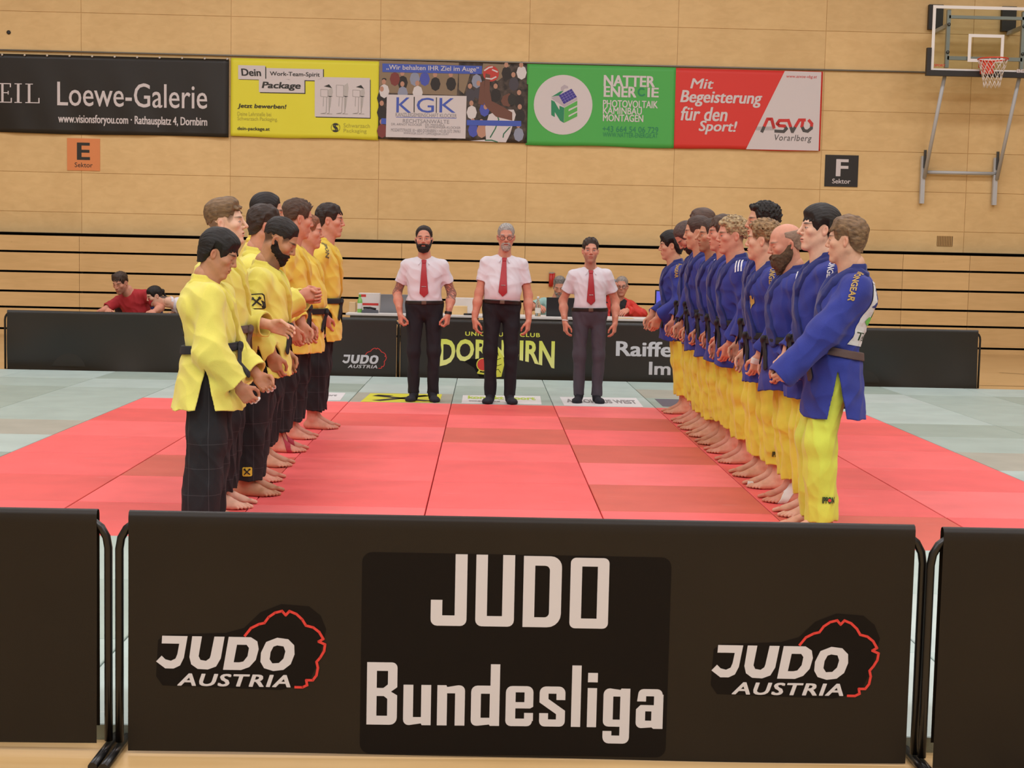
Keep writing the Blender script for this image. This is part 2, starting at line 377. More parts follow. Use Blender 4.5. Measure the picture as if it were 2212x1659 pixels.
def judo_logo(c, wave, x0, z0, s, patch=True):
    """slanted JUDO over AUSTRIA with a red blossom outline; x0, z0 = lower left, s = width in metres"""
    k = s / 370.0                                # drawn on a 370 wide grid
    def q(pts): return [q(r) for r in pts] if isinstance(pts[0], list) else [(x0 + x * k, z0 + y * k) for x, y in pts]
    if patch: pr_poly('logo_patch', [q([(14, 0), (270, -6), (330, 8), (352, 60), (368, 130), (355, 160), (330, 180), (270, 184), (225, 165), (190, 130), (150, 118), (20, 112), (4, 100), (0, 20)])], c, wave, M_PATCH, .0012)
    J = [(13, 110), (68, 110), (60, 62), (52, 45), (38, 38), (20, 38), (4, 50), (0, 53), (12, 66), (20, 58), (32, 55), (42, 60), (46, 70), (50, 93), (12, 93)]
    U = [(78, 110), (99, 110), (92, 66), (96, 58), (108, 56), (116, 62), (118, 68), (126, 110), (148, 110), (140, 62), (130, 44), (112, 37), (90, 38), (76, 48), (72, 64)]
    D = [(157, 110), (205, 110), (219, 101), (222, 84), (216, 60), (202, 44), (184, 37), (145, 37)]
    Di = [(175, 93), (196, 93), (201, 86), (198, 68), (189, 56), (180, 54), (168, 54)]
    O = [(262, 110), (286, 107), (299, 94), (300, 74), (292, 52), (276, 39), (254, 36), (234, 42), (226, 56), (227, 76), (238, 100)]
    Oi = [(262, 93), (276, 91), (280, 80), (276, 64), (266, 54), (252, 53), (246, 62), (248, 78), (254, 90)]
    pr_poly('lettering', [q(J), q(U), q(RING(D, Di)), q(RING(O, Oi))], c, wave, M_WHITE, .0026)
    v = lambda *p: q([p])[0]
    a = v(46, 0); b = v(292, 28)
    pr_letters('lettering', 'AUSTRIA', c, wave, a[0], a[1], b[0], b[1], M_WHITE, .0026, bold=.035, shear=.22, space=1.12)
    bl = [(192, 113), (205, 130), (222, 139), (234, 142), (243, 155), (257, 165), (272, 169), (280, 160), (288, 169), (303, 163), (316, 151), (324, 138), (340, 134), (353, 124), (362, 109), (352, 103), (366, 97), (364, 82), (356, 68), (348, 58), (351, 45), (348, 28), (340, 17), (326, 17), (328, 6), (318, 1), (302, 1)]
    pr_poly('blossom_outline', stroke(q(bl), 5.5 * k), c, wave, M_REDP, .0026)
# block letters of the league name, drawn on the crop grid of the photograph (x right, y up, 1 unit = 1 px of 720 px patch)
def bundesliga(c, wave):
    X0, Z0, k = .689, .011, .917 / 671.0          # left / bottom of the patch and metres per unit
    def q(pts): return [q(r) for r in pts] if isinstance(pts[0], list) else [(X0 + x * k, Z0 + y * k) for x, y in pts]
    def rr(x0, y0, x1, y1, r, cs='1111'):
        out = []
        for (cx, cy, a), on in zip(((x1 - r, y1 - r, 0), (x0 + r, y1 - r, PI / 2), (x0 + r, y0 + r, PI), (x1 - r, y0 + r, 1.5 * PI)), cs):
            if on == '1': out += arc((cx, cy), r, a, a + PI / 2, 5)
            else: out.append((x1 if a in (0, 1.5 * PI) else x0, y1 if a in (0, PI / 2) else y0))
        return out
    pr_poly('print_patch', [q(rr(0, 0, 671, 447, 22))], c, wave, M_PATCH, .0008)
    L = []
    # JUDO: caps 158 high standing on y = 288
    def cap(x): return x
    L.append([(150, 345), (175, 345), (175, 311), (202, 311), (202, 446), (228, 446)] + arc((214, 302), 14, 0, -PI / 2, 4) + arc((164, 302), 14, -PI / 2, -PI, 4))
    L.append([(247, 446), (272, 446), (272, 311), (305, 311), (305, 446), (331, 446)] + arc((317, 302), 14, 0, -PI / 2, 4) + arc((261, 302), 14, -PI / 2, -PI, 4))
    L.append(RING([(350, 288), (350, 445)] + arc((409, 421), 24, PI / 2, 0, 5) + arc((403, 318), 30, 0, -PI / 2, 5), [(375, 310), (375, 424)] + arc((397, 414), 10, PI / 2, 0, 4) + arc((397, 320), 10, 0, -PI / 2, 4)))
    L.append(RING(rr(452, 287, 536, 443, 12), [(511, 424), (477, 424), (477, 309), (511, 309)][::1]))
    z = 66                                          # baseline of the second line
    L.append(RING([(14, z), (14, z + 139)] + arc((70, z + 127), 12, PI / 2, 0, 4) + [(82, z + 84), (68, z + 74), (82, z + 66)] + arc((66, z + 16), 16, 0, -PI / 2, 4), [(36, z + 20), (36, z + 64), (52, z + 64), (60, z + 58), (60, z + 20)]) + [[(36, z + 82), (36, z + 120), (61, z + 120), (61, z + 90), (51, z + 82)]])
    L.append([(96, z + 90), (118, z + 90), (118, z + 18), (136, z + 18), (136, z + 90), (158, z + 90), (158, z), (138, z), (136, z + 4), (110, z - 0)] + arc((108, z + 12), 12, -PI / 2, -PI, 4))
    L.append([(172, z), (172, z + 90), (192, z + 90), (194, z + 86), (218, z + 90)] + arc((222, z + 78), 12, PI / 2, 0, 4) + [(234, z), (212, z), (212, z + 72), (194, z + 72), (194, z)])
    L.append(RING([(312, z + 138), (312, z), (291, z), (289, z + 3), (264, z)] + arc((260, z + 12), 12, -PI / 2, -PI, 4) + arc((262, z + 76), 14, PI, PI / 2, 4) + [(291, z + 90), (291, z + 138)], [(290, z + 18), (270, z + 18), (270, z + 72), (290, z + 72)]))
    L.append(RING([(388, z + 30), (388, z + 12)] + arc((374, z + 12), 12, 0, -PI / 2, 4) + arc((338, z + 12), 12, -PI / 2, -PI, 4) + arc((340, z + 76), 14, PI, PI / 2, 4) + arc((374, z + 76), 14, PI / 2, 0, 4) + [(388, z + 44), (381, z + 40), (348, z + 40), (348, z + 17), (368, z + 17), (368, z + 30)], [(348, z + 54), (368, z + 54), (368, z + 76), (348, z + 76)]))
    L.append([(460, z + 60), (440, z + 60), (440, z + 74), (422, z + 74), (422, z + 62), (460, z + 36)] + arc((448, z + 12), 12, 0, -PI / 2, 4) + arc((414, z + 12), 12, -PI / 2, -PI, 4) + [(402, z + 30), (422, z + 30), (422, z + 16), (440, z + 16), (440, z + 28), (402, z + 54)] + arc((416, z + 76), 14, PI, PI / 2, 4) + arc((446, z + 76), 14, PI / 2, 0, 4))
    L.append([(474, z), (474, z + 138), (495, z + 138), (495, z)])
    L.append([(510, z), (510, z + 88), (531, z + 88), (531, z)]); L.append([(510, z + 101), (510, z + 122), (532, z + 122), (532, z + 101)])
    L.append(RING([(606, z + 88), (606, z - 22)] + arc((592, z - 22), 14, 0, -PI / 2, 4) + arc((560, z - 22), 14, -PI / 2, -PI, 4) + [(546, z - 8), (566, z - 8), (566, z - 18), (584, z - 18), (584, z + 2), (558, z + 2)] + arc((558, z + 14), 12, -PI / 2, -PI, 4) + arc((560, z + 74), 14, PI, PI / 2, 4) + [(584, z + 85), (586, z + 88)], [(568, z + 18), (584, z + 18), (584, z + 70), (568, z + 70)]))
    L.append(RING([(622, z + 60), (642, z + 60), (642, z + 72), (660, z + 72), (660, z + 52), (630, z + 52)] + [(620, z + 42), (620, z + 12)] + arc((632, z + 12), 12, PI, 1.5 * PI, 4) + [(656, z + 2), (660, z - 1), (681, z - 1), (681, z + 76)] + arc((667, z + 76), 12, 0, PI / 2, 4) + arc((636, z + 76), 12, PI / 2, PI, 4), [(641, z + 17), (655, z + 17), (655, z + 38), (641, z + 38)]))
    fit = lambda r: [fit(k_) for k_ in r] if isinstance(r[0], list) else [(14 + (x - 14) * (.972 if y < 240 else 1), y) for x, y in r]
    L = [fit(pg) for pg in L]
    pr_poly('lettering', [q(pg) for pg in L], c, wave, M_WHITE, .0022)
def near_print(c, wave):
    judo_logo(c, wave, .083, .21, .505); bundesliga(c, wave); judo_logo(c, wave, 1.735, .21, .505)
NEARG = 'banner barriers along the front edge of the mats'; FARG = 'banner barriers along the back edge of the mats'
barrier('black front barrier with the big white JUDO Bundesliga print', 2.28, -10.1, 0, NEARG, near_print, seed=1., wr=.003)
barrier('plain black front barrier cut by the left edge of the photo', 2.185 - BW, -10.1, .004, NEARG, seed=2.4, wr=.005, dz=.018)
barrier('plain black front barrier cut by the right edge of the photo', 4.685, -10.13, -.004, NEARG, seed=4.2, wr=.004)
def far_logo(c, wave): judo_logo(c, wave, 1.69, .13, .53, False)
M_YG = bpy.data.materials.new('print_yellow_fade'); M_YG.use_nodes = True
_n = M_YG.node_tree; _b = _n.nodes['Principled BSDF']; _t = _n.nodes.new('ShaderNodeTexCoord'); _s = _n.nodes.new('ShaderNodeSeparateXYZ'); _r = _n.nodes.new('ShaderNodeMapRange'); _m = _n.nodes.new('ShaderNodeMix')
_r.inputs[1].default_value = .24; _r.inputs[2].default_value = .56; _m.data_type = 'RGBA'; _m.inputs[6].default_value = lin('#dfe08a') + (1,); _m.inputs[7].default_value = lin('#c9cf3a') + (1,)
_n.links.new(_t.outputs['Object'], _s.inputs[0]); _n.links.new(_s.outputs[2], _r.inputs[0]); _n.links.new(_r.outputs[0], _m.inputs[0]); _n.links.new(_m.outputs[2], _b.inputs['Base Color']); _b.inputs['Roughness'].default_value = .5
M_PYEL = flat('print_yellow', '#cfd04a', .5)
def far_club(c, wave):
    pr_letters('lettering', 'UNION JUDO CLUB', c, wave, .77, .525, 1.66, .59, M_PYEL, bold=.02, space=1.15)
    # club town name, taller at both ends
    v, p, _ = text_mesh('DORNBIRN', .03, 0, 0, 1.0)
    co = []
    for a, b in v:
        x = .47 + a * 1.37; m_ = abs(a - .5) * 2; lo = .30 - .135 * m_ ** 1.3; hi = .50; z = lo + (hi - lo) * b; co.append((x, -.0018 - wave(x, z), z))
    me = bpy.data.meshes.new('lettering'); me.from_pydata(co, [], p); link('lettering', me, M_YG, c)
    k = 1.005
    pr_poly('emblem_wing', [[(.72, .26), (.93, .27), (1.02, .20), (1.10, .27), (1.30, .26), (1.16, .17), (1.10, .05), (.95, .05), (.88, .16)]], c, wave, M_PATCH, .0014)
    pr_poly('emblem_red', [arc((.99, .20), .072, .4, PI * 1.75, 14)], c, wave, M_REDP, .0022)
    pr_poly('emblem_outline', stroke(arc((.99, .20), .076, .5, PI * 1.7, 14), .010) + stroke([(.95, .13), (.93, .10), (1.06, .085)], .02), c, wave, M_PYEL, .003)
    pr_poly('emblem_fighter', [[(1.10, .40), (1.16, .42), (1.18, .36), (1.23, .30), (1.24, .20), (1.21, .06), (1.12, .05), (1.10, .14), (1.07, .22), (1.08, .32)]], c, wave, M_PYEL, .002)
    pr_poly('emblem_lines', stroke([(1.12, .30), (1.15, .26), (1.20, .28)], .006) + stroke([(1.11, .22), (1.16, .19), (1.21, .21)], .006) + stroke([(1.13, .13), (1.17, .15), (1.20, .11)], .006) + stroke([(1.12, .36), (1.16, .35), (1.17, .31)], .006), c, wave, M_PATCH, .003)
def far_raif(c, wave):
    pr_letters('lettering', 'Raiffeisen', c, wave, .16, .335, 1.32, .515, M_WHITE, bold=.03)
    pr_letters('lettering', 'Im', c, wave, .56, .12, .82, .275, M_WHITE, bold=.03)
barrier('plain glossy black far barrier in front of the couple seated at the left', -2.36, 3.31, .0, FARG, None, M_TARP2, .022, 3.)
barrier('far barrier with the small red and white JUDO AUSTRIA logo at its right end', -.065, 3.22, .0, FARG, far_logo, M_TARP2, .008, 1.3)
barrier('far barrier with the yellow DORNBIRN club print', 2.31, 3.25, 0., FARG, far_club, M_TARP2, .010, 5.1)
barrier('far barrier with big white Raiffei lettering behind the blue team', 4.72, 3.25, .0, FARG, far_raif, M_TARP2, .008, .6)
barrier('plain glossy black far barrier right of the blue team', 6.91, 3.31, .0, FARG, None, M_TARP2, .022, 2.2)
# ---------------------------------------------------------------- banners on the wall
BY = WALL_Y - .035
def banner(name, label, corners, col, rough=.5, wr=.008, seed=0.):
    """hanging sheet; corners = photo pixels (top left, bottom right); returns thing, map(px,py) -> local x,z, wave"""
    a, d = atY(*corners[0], BY), atY(*corners[1], BY)
    W, H = d.x - a.x, a.z - d.z
    t = thing(name, label, 'banner', (a.x, BY, d.z), 0, 'banners hung on the wall')
    def wave(x, z):
        q = 1 - z / H
        return wr * q * (math.sin(4.1 * x + seed) + .6 * math.sin(9 * x + 3 * z + seed)) + wr * .25
    bm = bmesh.new(); nx, nz = 48, 18
    G = [[bm.verts.new((W * i / nx, -wave(W * i / nx, H * k / nz), H * k / nz + (.008 * math.sin(9 * i / nx + seed) if k == 0 else 0))) for i in range(nx + 1)] for k in range(nz + 1)]
    for A, B in zip(G, G[1:]):
        for i in range(nx): bm.faces.new((A[i], A[i + 1], B[i + 1], B[i])).smooth = True
    r = bmesh.ops.extrude_face_region(bm, geom=bm.faces[:]); 
    for v in r['geom']:
        if isinstance(v, bmesh.types.BMVert): v.co.y += .002
    bmesh.ops.recalc_face_normals(bm, faces=bm.faces)
    me = bpy.data.meshes.new('sheet'); bm.to_mesh(me); bm.free()
    sh = link('sheet', me, mat('sheet_' + col.lstrip('#'), col, rough, spec=.35), t)
    def L(px, py): 
        q = atY(px, py, BY); return q.x - a.x, q.z - d.z
    return t, sh, L, wave, W, H
def btext(sh, L, wave, body, x0, y0, x1, y1, m, **k):
    """letters filling the box whose lower left / upper right corners stand at these photo pixels"""
    a, b_ = L(x0, y1), L(x1, y0)
    sl = L(x1, y1)[1] - a[1]
    return letters('lettering', body, a[0], a[1], b_[0], b_[1], -.004, m, sh, wave=wave, **k)
def bpoly(name, sh, L, wave, polys, m, lift=.003):
    return pr_poly(name, [[L(*p) for p in pg] for pg in polys], sh, wave, m, lift)
def rect(x0, y0, x1, y1, s=.0215): return [(x0, y0), (x1, y0 + s * (x1 - x0)), (x1 - .02 * (y1 - y0), y1 + s * (x1 - x0)), (x0 - .02 * (y1 - y0) * 0, y1)]
M_PW = flat('banner_white', '#d3cacb', .5); M_PK = flat('banner_black', '#26241f', .5)
# black gallery banner
t, sh, L, wv, W, H = banner('wall_banner', 'long black banner with white Loewe-Galerie lettering', ((-160, 112), (494, 297)), '#27231f', .38, .012, .5)
SB = lambda *bars: [[(x0, y0 + .0215 * x0), (x1, y0 + .0215 * x1), (x1, y1 + .0215 * x1), (x0, y1 + .0215 * x0)] for x0, y0, x1, y1 in bars]
bpoly('lettering', sh, L, wv, SB((3, 180, 8, 221), (-3, 179.5, 24, 181.5), (21.5, 180, 24, 188), (8, 199, 19, 201), (17, 196, 19, 204), (-3, 219.5, 26, 221.5), (23.5, 211, 26, 221)), M_PW, .004)
bpoly('lettering', sh, L, wv, SB((37, 180, 42.5, 221), (31.6, 179.5, 47.5, 181.3), (31.6, 219.7, 47.5, 221.5)), M_PW, .004)
bpoly('lettering', sh, L, wv, SB((60.5, 180, 66, 221), (55, 179.5, 71.5, 181.3), (55, 219.5, 86, 221.5), (83.3, 210, 86, 221)), M_PW, .004)
btext(sh, L, wv, 'Loewe-Galerie', 124, 183.5, 448, 228, M_PW, bold=.004)
btext(sh, L, wv, 'www.visionsforyou.com · Rathausplatz 4, Dornbirn', 126, 254, 448, 270, M_PW, bold=.012)
for i in range(13):
    b = MB()
    x, z = L(5 + 48.6 * (i - 2), 118.5 + .9 * (i - 2)); b.lathe([(.020, 0), (.018, .005), (.006, .005)], (0, 0, 0), 10)
    b.bm.verts.ensure_lookup_table()
    for v in b.bm.verts[-30:]: v.co = Vector((x + v.co.x, -.016 - v.co.z, z + v.co.y))
    b.build('eyelet', mat('eyelet_metal', '#bdb7b0', .35, metal=.7), sh)
# yellow banner
t, sh, L, wv, W, H = banner('wall_banner', 'yellow banner with Dein Package lettering and three box figures', ((499, 125), (817, 302)), '#e3dc3c', .5, .005, 1.5)
sx = lambda x: 490 + x / 6.506
sy = lambda y: 110 + y / 6.505
def R2(x0, y0, x1, y1): return [(sx(x0), sy(y0)), (sx(x1), sy(y0) + .0215 * (sx(x1) - sx(x0))), (sx(x1), sy(y1)), (sx(x0), sy(y1) - .0215 * (sx(x1) - sx(x0)))]
bpoly('print_shadow', sh, L, wv, [R2(175, 215, 552, 412), R2(540, 240, 1365, 430), R2(468, 400, 1105, 605), R2(1250, 390, 2022, 952)], M_PK, .003)
bpoly('print_box', sh, L, wv, [R2(160, 200, 540, 405), R2(555, 240, 1352, 418), R2(452, 390, 1092, 592), R2(1236, 365, 2012, 940)], M_PW, .005)
for tx, x0, y0, x1, y1, bo, shr in (('Dein', 200, 255, 485, 350, .03, -.1), ('Work-Team-Spirit', 605, 305, 1308, 365, .012, 0), ('Package', 492, 445, 1040, 550, .03, .15), ('Jetzt bewerben!', 152, 755, 838, 815, .02, .15), ('dein-package.at', 150, 1075, 605, 1125, .015, 0)):
    btext(sh, L, lambda x, z: wv(x, z) + .004, tx, sx(x0), sy(y0), sx(x1), sy(y1), M_PK, bold=bo, shear=shr)
M_FAINT = flat('print_olive', '#b3ab35', .5)
for tx, x0, y0, x1, y1 in (('Deine Lehrstelle bei', 150, 865, 625, 910), ('Schwarzach Packaging.', 150, 935, 715, 990), ('Schwarzach', 1640, 1025, 2010, 1075), ('Packaging', 1640, 1100, 1965, 1160)):
    btext(sh, L, wv, tx, sx(x0), sy(y0), sx(x1), sy(y1), M_FAINT)
btext(sh, L, wv, 'S', sx(1490), sy(1018), sx(1565), sy(1140), M_PK, bold=.06)
bpoly('logo_ring', sh, L, wv, stroke([(sx(1528 + 62 * math.cos(a)), sy(1078 + 62 * math.sin(a))) for a in [k * PI / 10 for k in range(21)]], .8), M_PK, .004)
fig = []
for cx, top, wd in ((1400, 470, 185), (1620, 410, 185), (1850, 480, 185)):
    fig += stroke([(sx(cx - 80), sy(top + 70)), (sx(cx + 20), sy(top + 75)), (sx(cx + 20), sy(650)), (sx(cx - 80), sy(640)), (sx(cx - 80), sy(top + 70))], .7)
    fig += stroke([(sx(cx - 40), sy(650)), (sx(cx - 45), sy(780))], .8) + stroke([(sx(cx + 5), sy(650)), (sx(cx - 5), sy(870)), (sx(cx - 80), sy(882)), (sx(cx - 10), sy(884))], .9) + stroke([(sx(cx + 50), sy(660)), (sx(cx + 40), sy(870)), (sx(cx + 5), sy(886)), (sx(cx + 80), sy(888))], .9)
bpoly('figure_print', sh, L, wv, fig, flat('print_grey', '#8a8580', .5), .007)
bpoly('figure_print', sh, L, wv, [[(sx(cx + 22), sy(tp + 80)), (sx(cx + 80), sy(tp + 40)), (sx(cx + 92), sy(tp + 110)), (sx(cx + 78), sy(640)), (sx(cx + 22), sy(648))] for cx, tp in ((1400, 470), (1620, 410), (1850, 480))] + [[(sx(cx + 25), sy(655)), (sx(cx + 75), sy(655)), (sx(cx + 60), sy(780)), (sx(cx + 30), sy(860))] for cx in (1400, 1620, 1850)], flat('print_lightgrey', '#b9b3b0', .5), .0065)
bpoly('figure_print', sh, L, wv, [[(sx(cx - 35), sy(tp + 28)), (sx(cx + 38), sy(tp)), (sx(cx + 78), sy(tp + 52)), (sx(cx + 20), sy(tp + 40))] for cx, tp in ((1400, 470), (1850, 480))] + [[(sx(cx + 15), sy(632)), (sx(cx + 90), sy(640)), (sx(cx + 50), sy(652))] for cx in (1400, 1620, 1850)], M_PK, .0075)
# photo banner of the law office
mat('sheet_2c2826', '#221f1e', .5, spec=.35, vscale=11, var2='#5d5048')
t, sh, L, wv, W, H = banner('wall_banner', 'photo banner with a basketball player and a white K G K panel', ((819, 130), (1138, 308)), '#2c2826', .5, .004, 2.5)
sx = lambda x: 810 + x / 6.506
sy = lambda y: 120 + y / 6.505
def S2(pts): return [(sx(x), sy(y)) for x, y in pts]
def blob(x, y, rx, ry, n=10): return S2([(x + rx * math.cos(2 * PI * k / n), y + ry * math.sin(2 * PI * k / n)) for k in range(n)])
bpoly('photo_ground', sh, L, wv, [S2([(60, 70), (1180, 100), (1150, 560), (60, 520)]), S2([(1180, 240), (1340, 245), (1300, 380), (1250, 540), (1180, 480)]), S2([(1520, 110), (1900, 130), (1800, 300), (1720, 360), (1500, 250)])], flat('photo_tan', '#8a765f', .6), .002)
rr_ = random.Random(3)
crowd = {k: [] for k in ('#2b2624', '#47424a', '#8e93a8', '#d5cfd0', '#4a55b0', '#b98a74', '#7d3a36')}
for x, y, c_ in ((130, 500, '#d5cfd0'), (100, 600, '#2b2624'), (280, 330, '#7d3a36'), (390, 530, '#8e93a8'), (390, 380, '#2b2624'), (560, 330, '#8e93a8'), (600, 520, '#d5cfd0'), (700, 330, '#4a55b0'), (850, 400, '#2b2624'), (1070, 400, '#2b2624'), (1430, 360, '#8e93a8'), (1460, 520, '#47424a'), (1340, 560, '#47424a'), (1700, 560, '#2b2624'), (1950, 400, '#47424a'), (2060, 240, '#d5cfd0'), (1850, 250, '#2b2624'), (2030, 650, '#2b2624'), (1360, 800, '#d5cfd0'), (1380, 1050, '#4a55b0'), (1540, 760, '#4a55b0'), (2020, 1110, '#8e93a8'), (2040, 850, '#2b2624'), (100, 800, '#2b2624'), (100, 1060, '#7d3a36'), (1560, 850, '#2b2624'), (1500, 1060, '#b98a74')):
    crowd[c_].append(blob(x, y, 72, 100, 8)); k_ = max(y - 130, 132); crowd['#b98a74'].append(blob(x - 5, k_, 30, 38)); crowd['#2b2624'].append(blob(x, max(k_ - 34, 104), 33, 20))
for i, (c_, pg) in enumerate(crowd.items()): bpoly('crowd_print', sh, L, wv, pg, flat('photo_' + c_[1:], c_, .6), .0022 + .0003 * i)
bpoly('photo_jersey', sh, L, wv, [S2([(1600, 830), (1760, 760), (1950, 760), (1980, 830), (1900, 1100), (1840, 1220), (1330, 1200), (1560, 1180), (1550, 1000)])], M_PW, .0046)
bpoly('photo_jersey_trim', sh, L, wv, [pg for a in (((1700, 800), (1740, 900), (1690, 1030), (1620, 1150)), ((1900, 1000), (1810, 1100), (1800, 1150)), ((1550, 1190), (1640, 1190), (1720, 1215))) for pg in stroke(S2(a), 2.6)], flat('print_green', '#2f6b4c', .5), .0050)
M_DSK = flat('photo_dark_skin', '#6e4638', .55)
bpoly('photo_player', sh, L, wv, [S2([(1555, 250), (1620, 270), (1610, 480), (1640, 640), (1800, 720), (1930, 800), (1930, 915), (1700, 860), (1560, 720), (1520, 640)]), S2([(1480, 380), (1540, 350), (1530, 700), (1450, 680)]), S2([(1770, 640), (1800, 570), (1880, 530), (1950, 560), (1940, 660), (1880, 720), (1800, 700)])], M_DSK, .0054)
bpoly('photo_player_hair', sh, L, wv, [blob(1925, 620, 60, 85)], M_PK, .0058)
bpoly('photo_ball', sh, L, wv, [blob(1630, 255, 112, 112, 18)], flat('print_ball_red', '#c0382e', .5), .0050)
bpoly('photo_ball_mark', sh, L, wv, [pg for a in (((1540, 210), (1600, 170), (1650, 160)), ((1560, 320), (1640, 330), (1700, 300)), ((1650, 200), (1720, 230))) for pg in stroke(S2(a), 3)], M_PW, .0060)
M_PBL = flat('print_blue', '#4158b4', .5)
bpoly('print_bar', sh, L, wv, [S2([(105, 112), (1505, 148), (1500, 262), (105, 232)]), S2([(1290, 905), (2055, 920), (2055, 995), (1290, 980)]), S2([(90, 880), (165, 885), (165, 965), (85, 960)])], M_PBL, .0066)
btext(sh, L, lambda x, z: wv(x, z) + .005, '„Wir behalten IHR Ziel im Auge“', sx(160), sy(160), sx(1462), sy(215), M_PW, bold=.008)
bpoly('print_box', sh, L, wv, [S2([(168, 548), (1288, 570), (1272, 1168), (152, 1145)])], M_PW, .0072)
for tx, x0, x1 in (('K', 300, 512), ('G', 585, 832), ('K', 905, 1135)): btext(sh, L, lambda x, z: wv(x, z) + .006, tx, sx(x0), sy(592 + (x0 - 300) * .016), sx(x1), sy(800), M_PBL, bold=.0)
bpoly('print_line', sh, L, wv, [S2([(545, 580), (560, 580), (557, 800), (543, 800)]), S2([(858, 588), (872, 588), (868, 806), (855, 806)])], M_PK, .0078)
M_PG2 = flat('print_faint_grey', '#8d888c', .5)
for tx, x0, y0, x1, y1 in (('KANZLEIGEMEINSCHAFT KLOCKER', 290, 822, 1150, 855), ('RECHTSANWÄLTE', 392, 893, 1045, 945), ('DR. ARNOT KLOCKER', 228, 958, 660, 980), ('DR. MANUELA', 705, 965, 980, 985), ('SCHMIDINGER-KLOCKER', 705, 1000, 1205, 1020), ('MOZARTSTRASSE 18 • 6850 DORNBIRN • +43 (0) 5572 396961', 225, 1045, 1200, 1080), ('WWW.KGK.CO.AT • OFFICE@KGK.CO.AT', 400, 1088, 1038, 1115)):
    btext(sh, L, lambda x, z: wv(x, z) + .006, tx, sx(x0), sy(y0), sx(x1), sy(y1), M_PG2)
bpoly('print_line', sh, L, wv, [S2([(295, 862), (1145, 878), (1145, 886), (295, 870)])], M_PBL, .0078)
# green banner
t, sh, L, wv, W, H = banner('wall_banner', 'green banner with a house emblem in a white circle', ((1139, 138), (1455, 320)), '#4fae52', .5, .007, 3.5)
sx = lambda x: 1130 + x / 6.506
sy = lambda y: 130 + y / 6.505
bpoly('print_disc', sh, L, wv, [S2([(562 + 412 * math.cos(2 * PI * k / 48), 627 + 420 * math.sin(2 * PI * k / 48)) for k in range(48)])], M_PW, .004)
M_DG = flat('print_dark_green', '#23865a', .5); M_LG = flat('print_green_bright', '#55b04c', .5)
bpoly('emblem_n', sh, L, wv, [S2([(395, 560), (440, 580), (510, 700), (510, 640), (578, 668), (572, 882), (520, 850), (445, 730), (445, 800), (395, 772)])], M_DG, .006)
bpoly('emblem_e', sh, L, wv, [S2([(580, 668), (762, 570), (760, 635), (640, 690), (638, 718), (760, 655), (760, 715), (640, 775), (638, 800), (760, 735), (760, 790), (575, 882)])], M_LG, .006)
bpoly('emblem_roof', sh, L, wv, [S2([(392, 520), (520, 440), (570, 430), (500, 500), (460, 500)])], M_DG, .0064)
bpoly('emblem_gable', sh, L, wv, [S2([(395, 535), (460, 500), (500, 505), (570, 625), (760, 525), (760, 560), (580, 660)]), S2([(530, 380), (580, 345), (632, 370), (632, 395), (585, 400), (560, 430), (530, 425)])], flat('print_silver', '#b5a9b3', .5), .0062)
bpoly('emblem_panel', sh, L, wv, [S2([(500, 495), (680, 402), (755, 518), (572, 618)])], flat('print_indigo', '#3a2f8c', .5), .007)
gl = []
for k in (1, 2, 3): gl += stroke(S2([(500 + 18 * k * 1.0, 495 + 30 * k), (680 + 18.7 * k, 402 + 29 * k)]), .6)
for k in (1, 2, 3, 4): gl += stroke(S2([(500 + 36 * k, 495 - 18.6 * k), (572 + 36.6 * k, 618 - 20 * k)]), .6)
bpoly('emblem_grid', sh, L, wv, gl, flat('print_lilac', '#8d86c8', .5), .0076)
for tx, x0, y0, x1, y1, m_, bo in (('NATTER', 1130, 225, 1855, 365, M_PW, .03), ('ENER', 1130, 375, 1595, 515, M_PW, .03), ('IE', 1745, 390, 1908, 520, M_PW, .03), ('PHOTOVOLTAIK', 1120, 575, 1895, 660, M_PW, .015), ('KAMINBAU', 1120, 672, 1670, 755, M_PW, .015), ('MONTAGEN', 1120, 772, 1690, 857, M_PW, .015), ('+43 664 54 06 729', 1115, 940, 1900, 1005, M_DG, .005), ('WWW.NATTER-ENERGIE.AT', 1120, 1030, 1895, 1078, M_DG, .0)):
    btext(sh, L, wv, tx, sx(x0), sy(y0), sx(x1), sy(y1), m_, bold=bo)
bpoly('lettering', sh, L, wv, stroke([(sx(1668 + 48 * math.cos(a)), sy(448 + 50 * math.sin(a))) for a in [(-50 - 27 * k) * PI / 180 for k in range(11)]], 3.2), M_DG, .0045)
# red and white banner
t, sh, L, wv, W, H = banner('wall_banner', 'red and white banner with Begeisterung für den Sport lettering', ((1456, 147), (1771, 327)), '#d93a33', .5, .004, 4.5)
sx = lambda x: 1440 + x / 5.027
sy = lambda y: 130 + y / 5.027
bpoly('print_field', sh, L, wv, [S2([(1283, 118), (1680, 130), (1648, 984), (862, 966)])], M_PW, .003)
for tx, x0, y0, x1, y1 in (('Mit', 255, 203, 512, 308), ('Begeisterung', 145, 345, 1040, 498), ('für den', 152, 512, 663, 655), ('Sport!', 345, 665, 768, 805)):
    btext(sh, L, wv, tx, sx(x0), sy(y0), sx(x1), sy(y1), M_PW, bold=.018, shear=.2)
M_PRD = flat('print_scarlet', '#cf2f2a', .5); M_PGY = flat('print_slate', '#4b4745', .5)
btext(sh, L, lambda x, z: wv(x, z) + .002, 'www.asvoe-vbg.at', sx(1300), sy(165), sx(1632), sy(200), M_PRD, bold=.0, shear=.2)
btext(sh, L, lambda x, z: wv(x, z) + .002, 'Vorarlberg', sx(1170), sy(815), sx(1575), sy(893), M_PGY, shear=.2, space=1.1)
